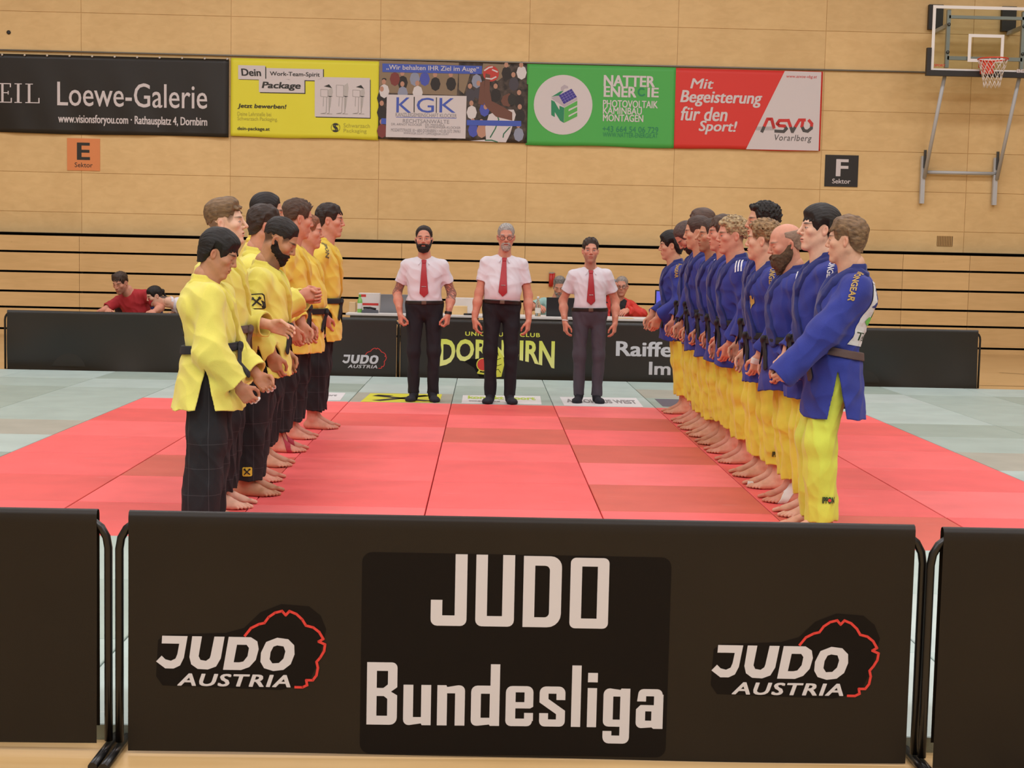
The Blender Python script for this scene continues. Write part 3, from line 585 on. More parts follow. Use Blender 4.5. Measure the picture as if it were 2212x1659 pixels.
# association initials: upper half red, lower half grey
st = [[(1035, 775), (1095, 640), (1140, 640), (1165, 735)], [(1320, 655), (1225, 655), (1200, 690), (1225, 712), (1280, 715), (1300, 745), (1270, 775), (1180, 770)], [(1320, 650), (1365, 778), (1440, 650), (1500, 650)], [(1478, 668), (1468, 720), (1490, 765), (1530, 772), (1570, 740), (1575, 690), (1545, 655)]]
up_, lo_ = [], []
for pg in st:
    for a, b_ in zip(pg, pg[1:]):
        for q in range(6):
            p0 = (a[0] + (b_[0] - a[0]) * q / 6, a[1] + (b_[1] - a[1]) * q / 6); p1 = (a[0] + (b_[0] - a[0]) * (q + 1) / 6, a[1] + (b_[1] - a[1]) * (q + 1) / 6)
            (up_ if (p0[1] + p1[1]) / 2 < 735 else lo_).extend(stroke(S2([p0, p1]), 6.6))
bpoly('lettering', sh, L, wv, up_, M_PRD, .005); bpoly('lettering', sh, L, wv, lo_ + [pg for y in (728, 742, 756) for pg in stroke(S2([(970, y), (1170, y)]), .7)], M_PGY, .0052)
# sector signs
for body, label, c0, c1, bg, m_ in (('E', 'orange sector sign with a black letter E', (144, 298), (215, 369), '#e08a52', M_PK), ('F', 'black sector sign with a white letter F', (1784, 334), (1853, 404), '#1f1a19', M_PW)):
    a, d = atY(*c0, BY), atY(*c1, BY)
    t = thing('sector_sign', label, 'sign', (a.x, WALL_Y, d.z)); W, H = d.x - a.x, a.z - d.z
    bd = MB().box((0, -.012, 0), (W, 0, H)).build('board', flat('sign_' + bg[1:], bg, .45), t)
    letters('lettering', body, W * .30 if body == 'E' else W * .33, H * .33, W * .70, H * .87, -.0135, m_, bd, bold=.035)
    letters('lettering', 'Sektor', W * .23, H * .10, W * .78, H * .25, -.0135, m_, bd, bold=.012 if body == 'F' else .003)
# ---------------------------------------------------------------- basketball goal on its wall frame
M_STEEL = mat('galvanised_steel', '#b9bbbd', .45, metal=.0, spec=.6); M_BLK = flat('black_padding', '#2a2725', .6)
gy = WALL_Y - .78
G = thing('basketball_goal', 'wall-mounted glass basketball backboard with orange hoop at the top right', 'basketball hoop', (0, 0, 0))
a = atY(2016, 11, gy); e_ = atY(2010, 141, gy); X0, X1, Z1, Z0 = a.x, a.x + 1.80, a.z, a.z - 1.05
cx = (X0 + X1) / 2
gm = bpy.data.materials.new('backboard_glass'); gm.use_nodes = True; gb = gm.node_tree.nodes['Principled BSDF']
gb.inputs['Roughness'].default_value = .03; gb.inputs['Base Color'].default_value = (.02, .025, .02, 1)
g_t = gm.node_tree.nodes.new('ShaderNodeBsdfTransparent'); g_t.inputs[0].default_value = (.95, .975, .94, 1); g_m = gm.node_tree.nodes.new('ShaderNodeMixShader'); g_f = gm.node_tree.nodes.new('ShaderNodeFresnel'); g_f.inputs[0].default_value = 1.45
gm.node_tree.links.new(g_f.outputs[0], g_m.inputs[0]); gm.node_tree.links.new(g_t.outputs[0], g_m.inputs[1]); gm.node_tree.links.new(gb.outputs[0], g_m.inputs[2]); gm.node_tree.links.new(g_m.outputs[0], gm.node_tree.nodes['Material Output'].inputs[0])
MB().box((X0, gy, Z0), (X1, gy + .012, Z1)).build('glass_pane', gm, G)
b = MB()
for lo, hi in (((X0, Z0), (X0 + .05, Z1)), ((X1 - .05, Z0), (X1, Z1)), ((X0 + .05, Z1 - .05), (X1 - .05, Z1)), ((X0 + .05, Z0), (X1 - .05, Z0 + .03))): b.box((lo[0], gy - .004, lo[1]), (hi[0], gy - .0005, hi[1]))
sx0, sx1, sz0, sz1 = cx - .295, cx + .295, Z0 + .15, Z0 + .60
for lo, hi in (((sx0, sz0), (sx0 + .05, sz1)), ((sx1 - .05, sz0), (sx1, sz1)), ((sx0 + .05, sz1 - .05), (sx1 - .05, sz1)), ((sx0 + .05, sz0), (sx1 - .05, sz0 + .05))): b.box((lo[0], gy - .004, lo[1]), (hi[0], gy - .0005, hi[1]))
b.build('white_line', flat('board_white', '#f0ece8', .4), G)
MB().box((X0 - .07, gy - .03, Z0 - .09), (X1 + .07, gy + .05, Z0 - .0)).box((X0 - .07, gy - .03, Z0), (X0, gy + .05, Z0 + .36)).box((X1, gy - .03, Z0), (X1 + .07, gy + .05, Z0 + .36)).build('edge_padding', M_BLK, G)
letters('lettering', 'BENZ', cx + .52, Z0 - .01, cx + .82, Z0 + .045, gy - .032, M_PW, G, bold=.05)
letters('lettering', 'SPORT', X0 + .06, Z0 + .06, X0 + .24, Z0 + .10, gy - .003, M_REDP, G, bold=.03)
b = MB(); lx0, lx1 = X0 + .28, X1 - .28
for x in (lx0, lx1): b.box((x - .03, gy + .03, Z0 + .05), (x + .03, gy + .10, Z1 - .06))
b.box((lx0, gy + .03, Z1 - .20), (lx1, gy + .08, Z1 - .15)); b.box((lx0, gy + .03, Z0 + .18), (lx1, gy + .08, Z0 + .24))
b.build('board_frame', M_STEEL, G)
for x in (lx0, lx1):
    MB().tube([(x, gy + .10, Z0 - .02), (x - .10, WALL_Y - .10, Z0 - 1.72)], .033, seg=8).build('brace', M_STEEL, G)
    MB().box((x - .155, WALL_Y - .10, Z0 - 2.15), (x - .085, WALL_Y - .03, Z0 - 1.35)).build('wall_rail', M_STEEL, G)
    MB().box((x - .13, WALL_Y - .14, Z0 - 1.55), (x - .09, WALL_Y - .10, Z0 - 1.25)).build('ratchet', flat('dark_steel', '#4b4a48', .5), G)
    MB().box((x - .03, gy + .09, Z1 - .34), (x + .03, WALL_Y - .02, Z1 - .28)).build('upper_arm', M_STEEL, G)
    MB().box((x - .14, WALL_Y - .09, Z1 - .28), (x + .10, WALL_Y - .0, Z1 + .13)).build('wall_bracket', M_BLK, G)
    for z in (Z0 + .30, Z1 - .3):
        o = MB().lathe([(.026, 0), (.026, .02), (.012, .024)], seg=12).build('bolt', mat('bolt_steel', '#6f6f6e', .3, metal=.8), G); o.location = (x, gy + .028, z); o.rotation_euler = (PI / 2, 0, 0)
MB().tube([(lx0 - .10, WALL_Y - .08, Z0 - 1.62), (lx1 - .10, WALL_Y - .08, Z0 - 1.62)], .03, seg=8).build('cross_bar', M_STEEL, G)
rz_ = Z0 + .15; ry_ = gy - .38
M_RIM = flat('rim_orange', '#e2452c', .35)
rm = MB(); rm.tube([(cx + .235 * math.cos(t_), ry_ + .235 * math.sin(t_), rz_) for t_ in [2 * PI * k / 36 for k in range(36)]], .011, close=True, seg=8)
rm.box((cx - .12, gy - .14, rz_ - .10), (cx + .12, gy - .03, rz_ + .012)); rm.box((cx - .09, gy - .16, rz_ - .20), (cx + .09, gy - .03, rz_ - .10))
rm.build('rim', M_RIM, G)
nb_ = MB(); n = 12
def npt(k, j): 
    r = .232 - .02 * j - .035 * math.sin(j / 5 * PI * .5) if j < 5 else .125
    r = [.232, .205, .178, .155, .138, .130][j]; aa = 2 * PI * (k + .5 * (j % 2)) / n
    return Vector((cx + r * math.cos(aa), ry_ + r * math.sin(aa), rz_ - .012 - .088 * j))
for j in range(5):
    for k in range(n):
        k2 = k + 1 if j % 2 else k - 1
        nb_.tube([npt(k, j), npt(k, j + 1)], .005, seg=5); nb_.tube([npt(k, j), npt(k2, j + 1)], .005, seg=5)
nb_.build('net', flat('net_cord', '#e9dfd6', .8), G)
# ---------------------------------------------------------------- sponsor stickers lying on the mats
def sticker(label, pts, col, prints=()):
    t = thing('floor_sticker', label, 'sticker', (0, 0, 0), 0, 'stickers on the mats before the referees')
    w_ = [atZ(*p) for p in pts]
    me = bpy.data.meshes.new('sheet'); z0, z1 = .0006, .0022
    me.from_pydata([(v.x, v.y, z1) for v in w_] + [(v.x, v.y, z0) for v in w_], [], [(0, 1, 2, 3), (7, 6, 5, 4)] + [(i, i + 4, (i + 1) % 4 + 4, (i + 1) % 4) for i in range(4)])
    link('sheet', me, flat('sticker_' + col[1:], col, .4), t)
    for (px0, py0, px1, py1), body, m_ in prints:
        v, p, _ = text_mesh(body, .04); a, b_ = atZ(px0, py1), atZ(px1, py0)
        me = bpy.data.meshes.new('lettering'); me.from_pydata([(a.x + q[0] * (b_.x - a.x), a.y + q[1] * (b_.y - a.y), .0034) for q in v], [], p); link('lettering', me, m_, t)
    return t
t = sticker('yellow square sticker with a black crossed emblem under the bearded referee', ((779, 868), (800, 850), (955, 852), (949, 870)), '#dcd83c')
me = bpy.data.meshes.new('emblem'); V_, Fc = [], []
for a, b_ in (((812, 855), (925, 867)), ((925, 855), (812, 866)), ((812, 854), (845, 856)), ((925, 855), (890, 857))):
    p, q = atZ(*a), atZ(*b_); d = (q - p); nrm_ = Vector((-d.y, d.x, 0)).normalized() * .055
    i = len(V_); V_ += [(*(p + nrm_).xy, .0036), (*(p - nrm_).xy, .0036), (*(q - nrm_).xy, .0036), (*(q + nrm_).xy, .0036)]; Fc.append((i, i + 1, i + 2, i + 3))
me.from_pydata(V_, [], Fc); link('emblem', me, M_PK, t)
M_PLG = flat('print_lime', '#b7cf4a', .5)
sticker('white rectangular sticker with pale green lettering under the grey-haired referee', ((997, 871), (1000, 854), (1167, 856), (1170, 874)), '#e6e3e4', (((1010, 858, 1155, 864), 'kontakt  sport', M_PLG), ((1012, 866, 1080, 868.5), 'www.sport-verein.at', M_PG2)))
sticker('white rectangular sticker with grey lettering under the youngest referee', ((1219, 876), (1209, 857.5), (1374, 860), (1390, 880)), '#e6e3e4', (((1225, 865, 1370, 870), 'AUTOHAUS WEST', M_PG2),))
sticker('white sticker half hidden behind the legs of the last yellow fighter', ((640, 865), (668, 847), (747, 849), (735, 865)), '#e4e0e2', (((690, 853, 730, 857), 'sport', M_PG2),))
sticker('dark grey sticker at the heels of the last blue fighter', ((1432, 878), (1414, 862), (1470, 863), (1500, 880)), '#5c5a66')
# ---------------------------------------------------------------- signed-distance modelling (for people and cloth)
F = np.float32
def V(*a): return np.array(a, F)
def unit(v):
    v = np.asarray(v, F); return v / max(float(np.linalg.norm(v)), 1e-9)
class Prim:
    __slots__ = ('f', 'c', 'r', 'k')
    def __init__(s, f, c, r, k): s.f, s.c, s.r, s.k = f, np.asarray(c, F), float(r), float(k)
def cone(a, b, ra, rb, k=.02, n=None, s=1.0, cut=None):
    """capsule from a to b with end radii ra, rb; n/s flattens it along n; cut=(point, direction) slices it"""
    a = np.asarray(a, F); b = np.asarray(b, F); ba = b - a
    nn = None if n is None else unit(n)
    if nn is not None: ba = ba + (s - 1) * float(ba @ nn) * nn
    bb = max(float(ba @ ba), 1e-9); sc = max(s, 1.0)
    def f(P):
        pa = P - a
        if nn is not None: pa = pa + ((s - 1) * (pa @ nn))[:, None] * nn
        t = np.clip(pa @ ba / bb, 0, 1)
        q = pa - t[:, None] * ba
        d = (np.sqrt((q * q).sum(1)) - (ra + (rb - ra) * t)) / sc
        if cut is not None: d = np.maximum(d, (P - cut[0]) @ cut[1])
        return d
    return Prim(f, (a + b) / 2, np.linalg.norm(b - a) / 2 + max(ra, rb) / min(s, 1.0), k)
def ell(c, r, R=None, k=.02):
    c = np.asarray(c, F); r = np.asarray(r, F)
    def f(P):
        q = P - c
        if R is not None: q = q @ R
        q = q / r
        k0 = np.sqrt((q * q).sum(1)); q = q / r
        k1 = np.sqrt((q * q).sum(1))
        return k0 * (k0 - 1) / np.maximum(k1, 1e-6)
    return Prim(f, c, r.max(), k)
def box(c, h, R=None, rad=.005, k=.01):
    c = np.asarray(c, F); h = np.asarray(h, F) - rad
    def f(P):
        q = P - c
        if R is not None: q = q @ R
        q = np.abs(q) - h
        return np.sqrt((np.maximum(q, 0) ** 2).sum(1)) + np.minimum(q.max(1), 0) - rad
    return Prim(f, c, np.linalg.norm(h) + rad, k)
def smin(a, b, k):
    if k <= 0: return np.minimum(a, b)
    h = np.maximum(k - np.abs(a - b), 0) / k
    return np.minimum(a, b) - h * h * (k * .25)
def smax(a, b, k): return -smin(-a, -b, k)
class Shape:
    def __init__(s, *u): s.u = list(u); s.mods = []
    def add(s, *p): s.u += p; return s
    def mod(s, m): s.mods.append(m); return s
    def sub(s, p, k=.006):
        return s.mod(lambda P, d: smax(d, -p.f(P), k))
    def ev(s, P, act=None):
        d = None
        for p in (s.u if act is None else act):
            e = p.f(P); d = e if d is None else smin(d, e, p.k)
        for m in s.mods: d = m(P, d)
        return d
_C = np.array([[i & 1, i >> 1 & 1, i >> 2 & 1] for i in range(8)])
_E = [(0, 1), (2, 3), (4, 5), (6, 7), (0, 2), (1, 3), (4, 6), (5, 7), (0, 4), (1, 5), (2, 6), (3, 7)]
def net(shape, h, pad=.03, lo=None, hi=None):
    """sparse surface nets: (verts, quads) of the zero set, evaluated only in blocks near the surface"""
    n = 16
    cs = np.array([p.c for p in shape.u]); rs = np.array([p.r for p in shape.u]); ks = np.array([p.k for p in shape.u])
    mn = (cs - rs[:, None]).min(0) - pad if lo is None else np.asarray(lo)
    mx = (cs + rs[:, None]).max(0) + pad if hi is None else np.asarray(hi)
    B = n * h
    nb = np.ceil((mx - mn) / B).astype(int)
    g = np.stack(np.meshgrid(*[np.arange(v) for v in nb], indexing='ij'), -1).reshape(-1, 3)
    ctr = (mn + (g + .5) * B).astype(F)
    hd = B * .5 * 1.7321
    near = ((np.linalg.norm(ctr[:, None] - cs[None], axis=2) - rs[None]) < hd + pad).any(1)
    g, ctr = g[near], ctr[near]
    d = shape.ev(ctr)
    kp = np.abs(d) < hd * 1.3 + pad
    g, ctr = g[kp], ctr[kp]
    lat = np.stack(np.meshgrid(*[np.arange(n + 1)] * 3, indexing='ij'), -1).reshape(-1, 3)
    NB = len(g)
    val = np.empty((NB, n + 1, n + 1, n + 1), F)
    for i in range(NB):
        dist = np.linalg.norm(cs - ctr[i], axis=1) - rs - ks
        act = [shape.u[j] for j in np.nonzero(dist < hd + pad)[0]] or None
        P = (mn + (g[i] * n + lat) * h).astype(F)
        val[i] = shape.ev(P, act).reshape(n + 1, n + 1, n + 1)
    if NB:                                         # neighbouring blocks share their border values
        ix = -np.ones(nb + 1, np.int32); ix[g[:, 0], g[:, 1], g[:, 2]] = np.arange(NB)
        for ax in range(3):
            q = g.copy(); q[:, ax] += 1
            j = ix[q[:, 0], q[:, 1], q[:, 2]]; m = np.nonzero(j >= 0)[0]
            if ax == 0: val[m, n, :, :] = val[j[m], 0, :, :]
            elif ax == 1: val[m, :, n, :] = val[j[m], :, 0, :]
            else: val[m, :, :, n] = val[j[m], :, :, 0]
    s = val < 0
    c8 = np.stack([s[:, x:n + x, y:n + y, z:n + z] for x, y, z in _C], -1)
    act = c8.any(-1) & ~c8.all(-1)
    bi, ci, cj, ck = np.nonzero(act)
    if len(bi) == 0: return np.zeros((0, 3), F), np.zeros((0, 4), int)
    v8 = np.stack([val[bi, ci + x, cj + y, ck + z] for x, y, z in _C], -1)
    acc = np.zeros((len(bi), 3), F); cnt = np.zeros(len(bi), F)
    for a, b in _E:
        va, vb = v8[:, a], v8[:, b]
        m = (va < 0) != (vb < 0)
        t = np.where(m, va / np.where(m, va - vb, 1), 0)
        acc += m[:, None] * (_C[a] + t[:, None] * (_C[b] - _C[a])); cnt += m
    gc = g[bi] * n + np.stack([ci, cj, ck], -1)
    verts = mn + (gc + acc / cnt[:, None]) * h
    D = nb * n + 2
    def key(c): return (c[:, 0].astype(np.int64) * D[1] + c[:, 1]) * D[2] + c[:, 2]
    kk = key(gc); od = np.argsort(kk); ksrt = kk[od]
    quads = []
    for ax in range(3):
        o = [0, 0, 0]; o[ax] = 1
        s0 = s[:, :n, :n, :n]; s1 = s[:, o[0]:n + o[0], o[1]:n + o[1], o[2]:n + o[2]]
        b, i, j, k = np.nonzero(s0 != s1)
        if len(b) == 0: continue
        c = g[b] * n + np.stack([i, j, k], -1)
        fl = s0[b, i, j, k]
        u, w = (ax + 1) % 3, (ax + 2) % 3
        ids = []; ok = np.ones(len(b), bool)
        for du, dw in ((0, 0), (-1, 0), (-1, -1), (0, -1)):
            q = c.copy(); q[:, u] += du; q[:, w] += dw
            kq = key(q); p = np.minimum(np.searchsorted(ksrt, kq), len(ksrt) - 1)
            ok &= (ksrt[p] == kq) & (q.min(1) >= 0); ids.append(od[p])
        Q = np.stack(ids, -1)
        Q[~fl] = Q[~fl][:, ::-1]
        quads.append(Q[ok])
    return verts.astype(F), np.concatenate(quads)
def np_mesh(name, verts, quads, cols=None, smooth=True):
    me = bpy.data.meshes.new(name)
    nv, nq = len(verts), len(quads)
    me.vertices.add(nv); me.loops.add(nq * 4); me.polygons.add(nq)
    me.vertices.foreach_set('co', np.ascontiguousarray(verts, F).ravel())
    me.loops.foreach_set('vertex_index', np.ascontiguousarray(quads, np.int32).ravel())
    me.polygons.foreach_set('loop_start', np.arange(0, nq * 4, 4, dtype=np.int32))
    me.polygons.foreach_set('use_smooth', np.full(nq, smooth, bool))
    if cols is not None:
        a = me.color_attributes.new('tone', 'FLOAT_COLOR', 'POINT')
        c = np.ones((nv, 4), F); c[:, :3] = cols
        a.data.foreach_set('color', c.ravel())
    me.update(); me.validate()
    return me
def join_nets(lst):
    vs, qs, o = [], [], 0
    for v, q in lst:
        vs.append(v); qs.append(q + o); o += len(v)
    return np.concatenate(vs), np.concatenate(qs)
def rot(axis, ang):
    return np.array(Matrix.Rotation(ang, 3, axis), F)
def march(shape, P, D, dist=.4, off=.003):
    """push points P along direction D until they lie just outside the surface"""
    P = np.asarray(P, F).copy(); D = unit(D); t = np.zeros(len(P), F)
    for _ in range(60):
        d = shape.ev(P + t[:, None] * D) - off
        t = t + np.where(np.abs(d) > 2e-4, d * .7, 0)
        t = np.clip(t, -dist, dist)
    return P + t[:, None] * D
# ---------------------------------------------------------------- people
SKIN = {k: np.array(lin(v), F) for k, v in dict(fair='d2a489', mid='c8977a', tan='b98668', olive='b58565', ruddy='ca9078', pale='d9ae95').items()}
def head_shape(v):
    g = v.get
    jw, nl, fat, jh = g('jaw', 1.), g('nose', 1.), g('fat', 0.), g('chin', 1.)
    S = Shape(
        ell((-.012, 0, .045), (.100, .077, .086), k=0),
        ell((.030, 0, -.025), (.060, .062 + fat * .006, .085), k=.03),
        cone((-.012, .050 * jw, -.040), (.066, .014, -.100 * jh), .022 + fat * .01, .016, k=.025),
        cone((-.012, -.050 * jw, -.040), (.066, -.014, -.100 * jh), .022 + fat * .01, .016, k=.025),
        ell((.074, 0, -.100 * jh), (.018, .022, .017), k=.02),
        ell((.076, 0, .030), (.018, .050, .013), k=.02),
        ell((.058, .046, -.012), (.024, .022, .020), k=.02), ell((.058, -.046, -.012), (.024, .022, .020), k=.02),
        ell((.070, 0, -.058), (.024, .034, .028), k=.02),
        cone((.088, 0, .026), (.110 + .008 * (nl - 1) * 8, 0, -.020), .0075, .0105, k=.012),
        ell((.098, .0125, -.025), (.011, .0085, .009), k=.006), ell((.098, -.0125, -.025), (.011, .0085, .009), k=.006),
        ell((.0925, 0, -.0535), (.0105, .024, .0068), k=.006), ell((.0905, 0, -.0665), (.0105, .021, .0078), k=.006))
    for s in (1, -1):
        S.sub(ell((.101, .034 * s, .009), (.017, .018, .012)), .012)
    eyes = [ell((.0745, .033 * s, .008), (.0135, .015, .0125)) for s in (1, -1)]
    lids = [cone((.081, .020 * s, .0145), (.078, .045 * s, .0135), .0048, .004) for s in (1, -1)]
    def addeyes(P, d):
        for e in eyes: d = smin(d, e.f(P), .003)
        for e in lids: d = smin(d, e.f(P), .005)
        return d
    S.mod(addeyes)
    op = g('open', 0.)
    S.sub(ell((.101, 0, -.0600), (.016, .021, .0016 + .004 * op)), .003)
    R = [rot('Z', -.50 * s) @ rot('Y', -.22) for s in (1, -1)]
    ears = [ell((-.014, .080 * s, -.004), (.0175, .0085, .030), R[i]) for i, s in enumerate((1, -1))]
    conch = [ell((-.0085, .0885 * s, -.001), (.0095, .0088, .017), R[i]) for i, s in enumerate((1, -1))]
    def addears(P, d):
        for e, q in zip(ears, conch): d = smin(d, smax(e.f(P), -q.f(P), .004), .006)
        return d
    S.mod(addears)
    return S
def hairline(q, style):
    x = q[:, 0]
    xs = [-.12, -.085, -.060, -.034, -.026, .010, .030, .052, .064, .090, .12]
    zs = [-.062, -.062, -.050, -.020, .030, .030, .000, .018, .072, .088, .100]
    if style == 'long': zs = [-.085, -.085, -.075, -.045, .020, .022, -.012, .008, .050, .058, .06]
    if style == 'recede': zs = [-.055, -.055, -.045, -.015, .030, .032, .01, .05, .088, .115, .12]
    if style == 'bald': zs = [-.045, -.045, -.04, -.01, .030, .05, .05, .09, .13, .15, .2]
    if style == 'up': zs = [-.045, -.045, -.03, -.005, .034, .036, .014, .03, .07, .085, .095]
    f = q[:, 2] - np.interp(x, xs, zs)
    return f.astype(F)
def strands(q, sx, sy, amp, seed=0.):
    x, y, z = q[:, 0], q[:, 1], q[:, 2]
    a = np.arctan2(y, z + .02)
    w = .5 * np.sin(x * 31 + seed) + .4 * np.sin(z * 43 + seed * 2)
    return amp * (.5 * np.sin(a * sy + 3 * w + seed) + .3 * np.sin(a * sy * 2.3 + x * sx * 2 + 5 * w) + .25 * np.sin(x * sx + a * 4 + w * 2 + seed * 3))
def curls(q, fr, amp, seed=0.):
    p = q * fr + seed
    p = p + .8 * np.sin(p[:, [1, 2, 0]] * 1.3)
    return amp * (np.sin(p[:, 0]) * np.sin(p[:, 1]) + np.sin(p[:, 1] * 1.1 + 1) * np.sin(p[:, 2]) + np.sin(p[:, 2]) * np.sin(p[:, 0] * 1.2))
def hair_shape(v):
    st = v['hair']; line = dict(straight='long', recede='recede', bald='bald', buzz='short', bun='long', fade='up').get(st, 'short')
    th = dict(straight=.022, sweep=.024, curly=.024, short=.013, spiky=.017, buzz=.006, recede=.009, bald=.0025, wave=.020, bun=.012, fade=.022)[st] * v.get('vol', 1.)
    cr = ell((-.012, 0, .045), (.100, .077, .086), k=0)
    skull = [cr, ell((.030, 0, -.025), (.058, .061, .085), k=.03), cone((-.035, 0, -.03), (-.04, 0, -.09), .056, .055, k=.03)]
    S = Shape(*skull)
    sd = v.get('seed', 1.)
    def m(P, d):
        f = hairline(P, line)
        g = np.clip(f / .055, 0, 1); g = g * g * (3 - 2 * g)
        top = np.clip((P[:, 2] - .03) / .08, 0, 1)
        side = dict(fade=.06, sweep=.35, short=.55, buzz=.5, curly=.45, spiky=.5, straight=.9, wave=.6).get(st, .6)
        t = th * (side + (1 - side) * top)
        e = d - .0015 - t * g
        if v.get('quiff'): e = e - .02 * v['quiff'] * np.exp(-(((P[:, 0] - .055) / .035) ** 2)) * top * g
        if st == 'curly': e = e - curls(P, 165, .0042, sd) * g
        elif st == 'spiky': e = e - strands(P, 90, 26, .005, sd) * g * (.3 + top)
        elif st in ('bald', 'buzz'): e = e - curls(P, 420, .0004, sd)
        elif st == 'wave': e = e - (strands(P, 70, 38, .0018, sd) + curls(P, 80, .0022, sd)) * g
        else: e = e - (strands(P, 70, 46, .0016, sd) + strands(P, 25, 11, .0016, sd + 4)) * g
        e = np.maximum(e, -f * .75 - .0005)
        if st in ('fade', 'curly', 'spiky'): e = np.maximum(e, (np.interp(P[:, 0], [-.12, -.09, -.05, .03, .07, .09], [.000, .012, .030, .044, .060, .075]).astype(F) - P[:, 2] - dict(fade=.006, curly=.026, spiky=.034)[st] + .006 * np.sin(P[:, 0] * 190)) * .6)
        if st == 'bald': e = np.maximum(np.maximum(e, (P[:, 0] - .012) * .7), (P[:, 2] - .082 + .25 * np.maximum(P[:, 0], 0)) * .7)
        return e
    S.mod(m)
    ez = [ell((-.008, .078 * q, -.006), (.024, .022, .037), k=0) for q in (1, -1)]
    for e_ in ez: S.sub(e_, .004)
    extra = []
    if st in ('sweep', 'fade'):
        fg = v.get('fringe', 1.); r = random.Random(int(sd * 10))
        for i in range(9 if fg else 0):
            y = -.056 + .014 * i; l = .034 + .014 * (1 - abs(y) / .056) + r.uniform(-.006, .008)
            extra.append(cone((.035, y * .9, .113 - abs(y) * .35), (.042 + l * fg, y * 1.05 + r.uniform(-.006, .006), .098 - abs(y) * .35 - .020 * r.random()), .017, .0045, k=.012))
    if st == 'straight':
        for i, y in enumerate([-.066, -.048, -.03, -.012, .006, .024, .042, .062]):
            extra.append(cone((.05 - abs(y) * .5, y, .105), (.096 - abs(y) * .62, y * 1.08, .040 + .006 * (i % 3)), .018, .006, k=.008))
    if st == 'wave':
        for i, y in enumerate([-.06, -.036, -.012, .012, .036, .06]):
            extra.append(cone((.05 - abs(y) * .4, y, .112), (.098 - abs(y) * .5, y * 1.1 + .01, .066 - .008 * (i % 2)), .020, .006, k=.010))
    if st == 'spiky':
        r = random.Random(int(sd * 10))
        for i in range(16):
            x, y = r.uniform(-.07, .07), r.uniform(-.05, .05)
            z = .045 + .086 * math.sqrt(max(.05, 1 - ((x + .012) / .1) ** 2 - (y / .077) ** 2))
            extra.append(cone((x, y, z - .005), (x + .012 + r.uniform(-.012, .012), y * 1.15, z + .020 + r.uniform(0, .008)), .014, .003, k=.008))
    if st == 'bun':
        extra.append(ell((-.125, 0, .03), (.03, .03, .03), k=.01)); extra.append(cone((-.12, 0, .02), (-.15, .0, -.07), .022, .010, k=.01))
    if st == 'curly':
        r = random.Random(int(sd * 10))
        for i in range(9):
            y = -.056 + .014 * i
            extra.append(ell((.076 - abs(y) * .35 + r.uniform(-.004, .008), y, .100 + r.uniform(-.012, .012)), (.016, .014, .016), k=.006))
    if extra:
        def m2(P, d):
            nz = strands(P, 120, 30, .0014, sd)
            for p in extra: d = smin(d, p.f(P) - nz, p.k)
            return d
        S.mod(m2)
    return S
def beard_shape(v):
    b = v['beard']; S = head_shape(v); L = {'short': .0035, 'goatee': .006, 'full': .011, 'long': .016}[b]
    sd = v.get('seed', 1.)
    def m(P, d):
        x, y, z = P[:, 0], P[:, 1], P[:, 2]
        top = np.interp(x, [-.03, .0, .03, .06, .085, .12], [.012, .002, -.030, -.046, -.040, -.040])
        if b == 'goatee': top = np.interp(x, [.0, .04, .06, .085, .12], [-.2, -.2, -.07, -.041, -.041])
        reg = np.minimum(z - -.14, np.minimum(top - z, x + .022))
        mouth = np.maximum(np.abs(y) - .018, np.maximum(np.abs(z + .060) - .0062, .06 - x))
        reg = np.minimum(reg, mouth)
        reg = np.minimum(reg, .084 - np.abs(y))
        g = np.clip(reg / .018, 0, 1)
        e = d - .0008 - L * g - curls(P, 260, .0012, sd) * g
        return np.maximum(e, -reg * .8)
    S.mod(m)
    if b in ('long', 'full'):
        l = .085 if b == 'long' else .016
        pr = [cone((.066, y, -.098), (.074 + .002 * abs(y), y * .5, -.105 - l + abs(y) * .5), .026, .010, k=.02) for y in (-.026, 0, .026)]
        if b == 'long': pr += [cone((.01, y, -.06), (.058, y * .55, -.13), .024, .022, k=.02) for y in (-.056, .056)]
        def m2(P, d):
            nz = curls(P, 190, .0016, sd)
            for p in pr: d = smin(d, p.f(P) - nz, p.k)
            return d
        S.mod(m2)
    return S
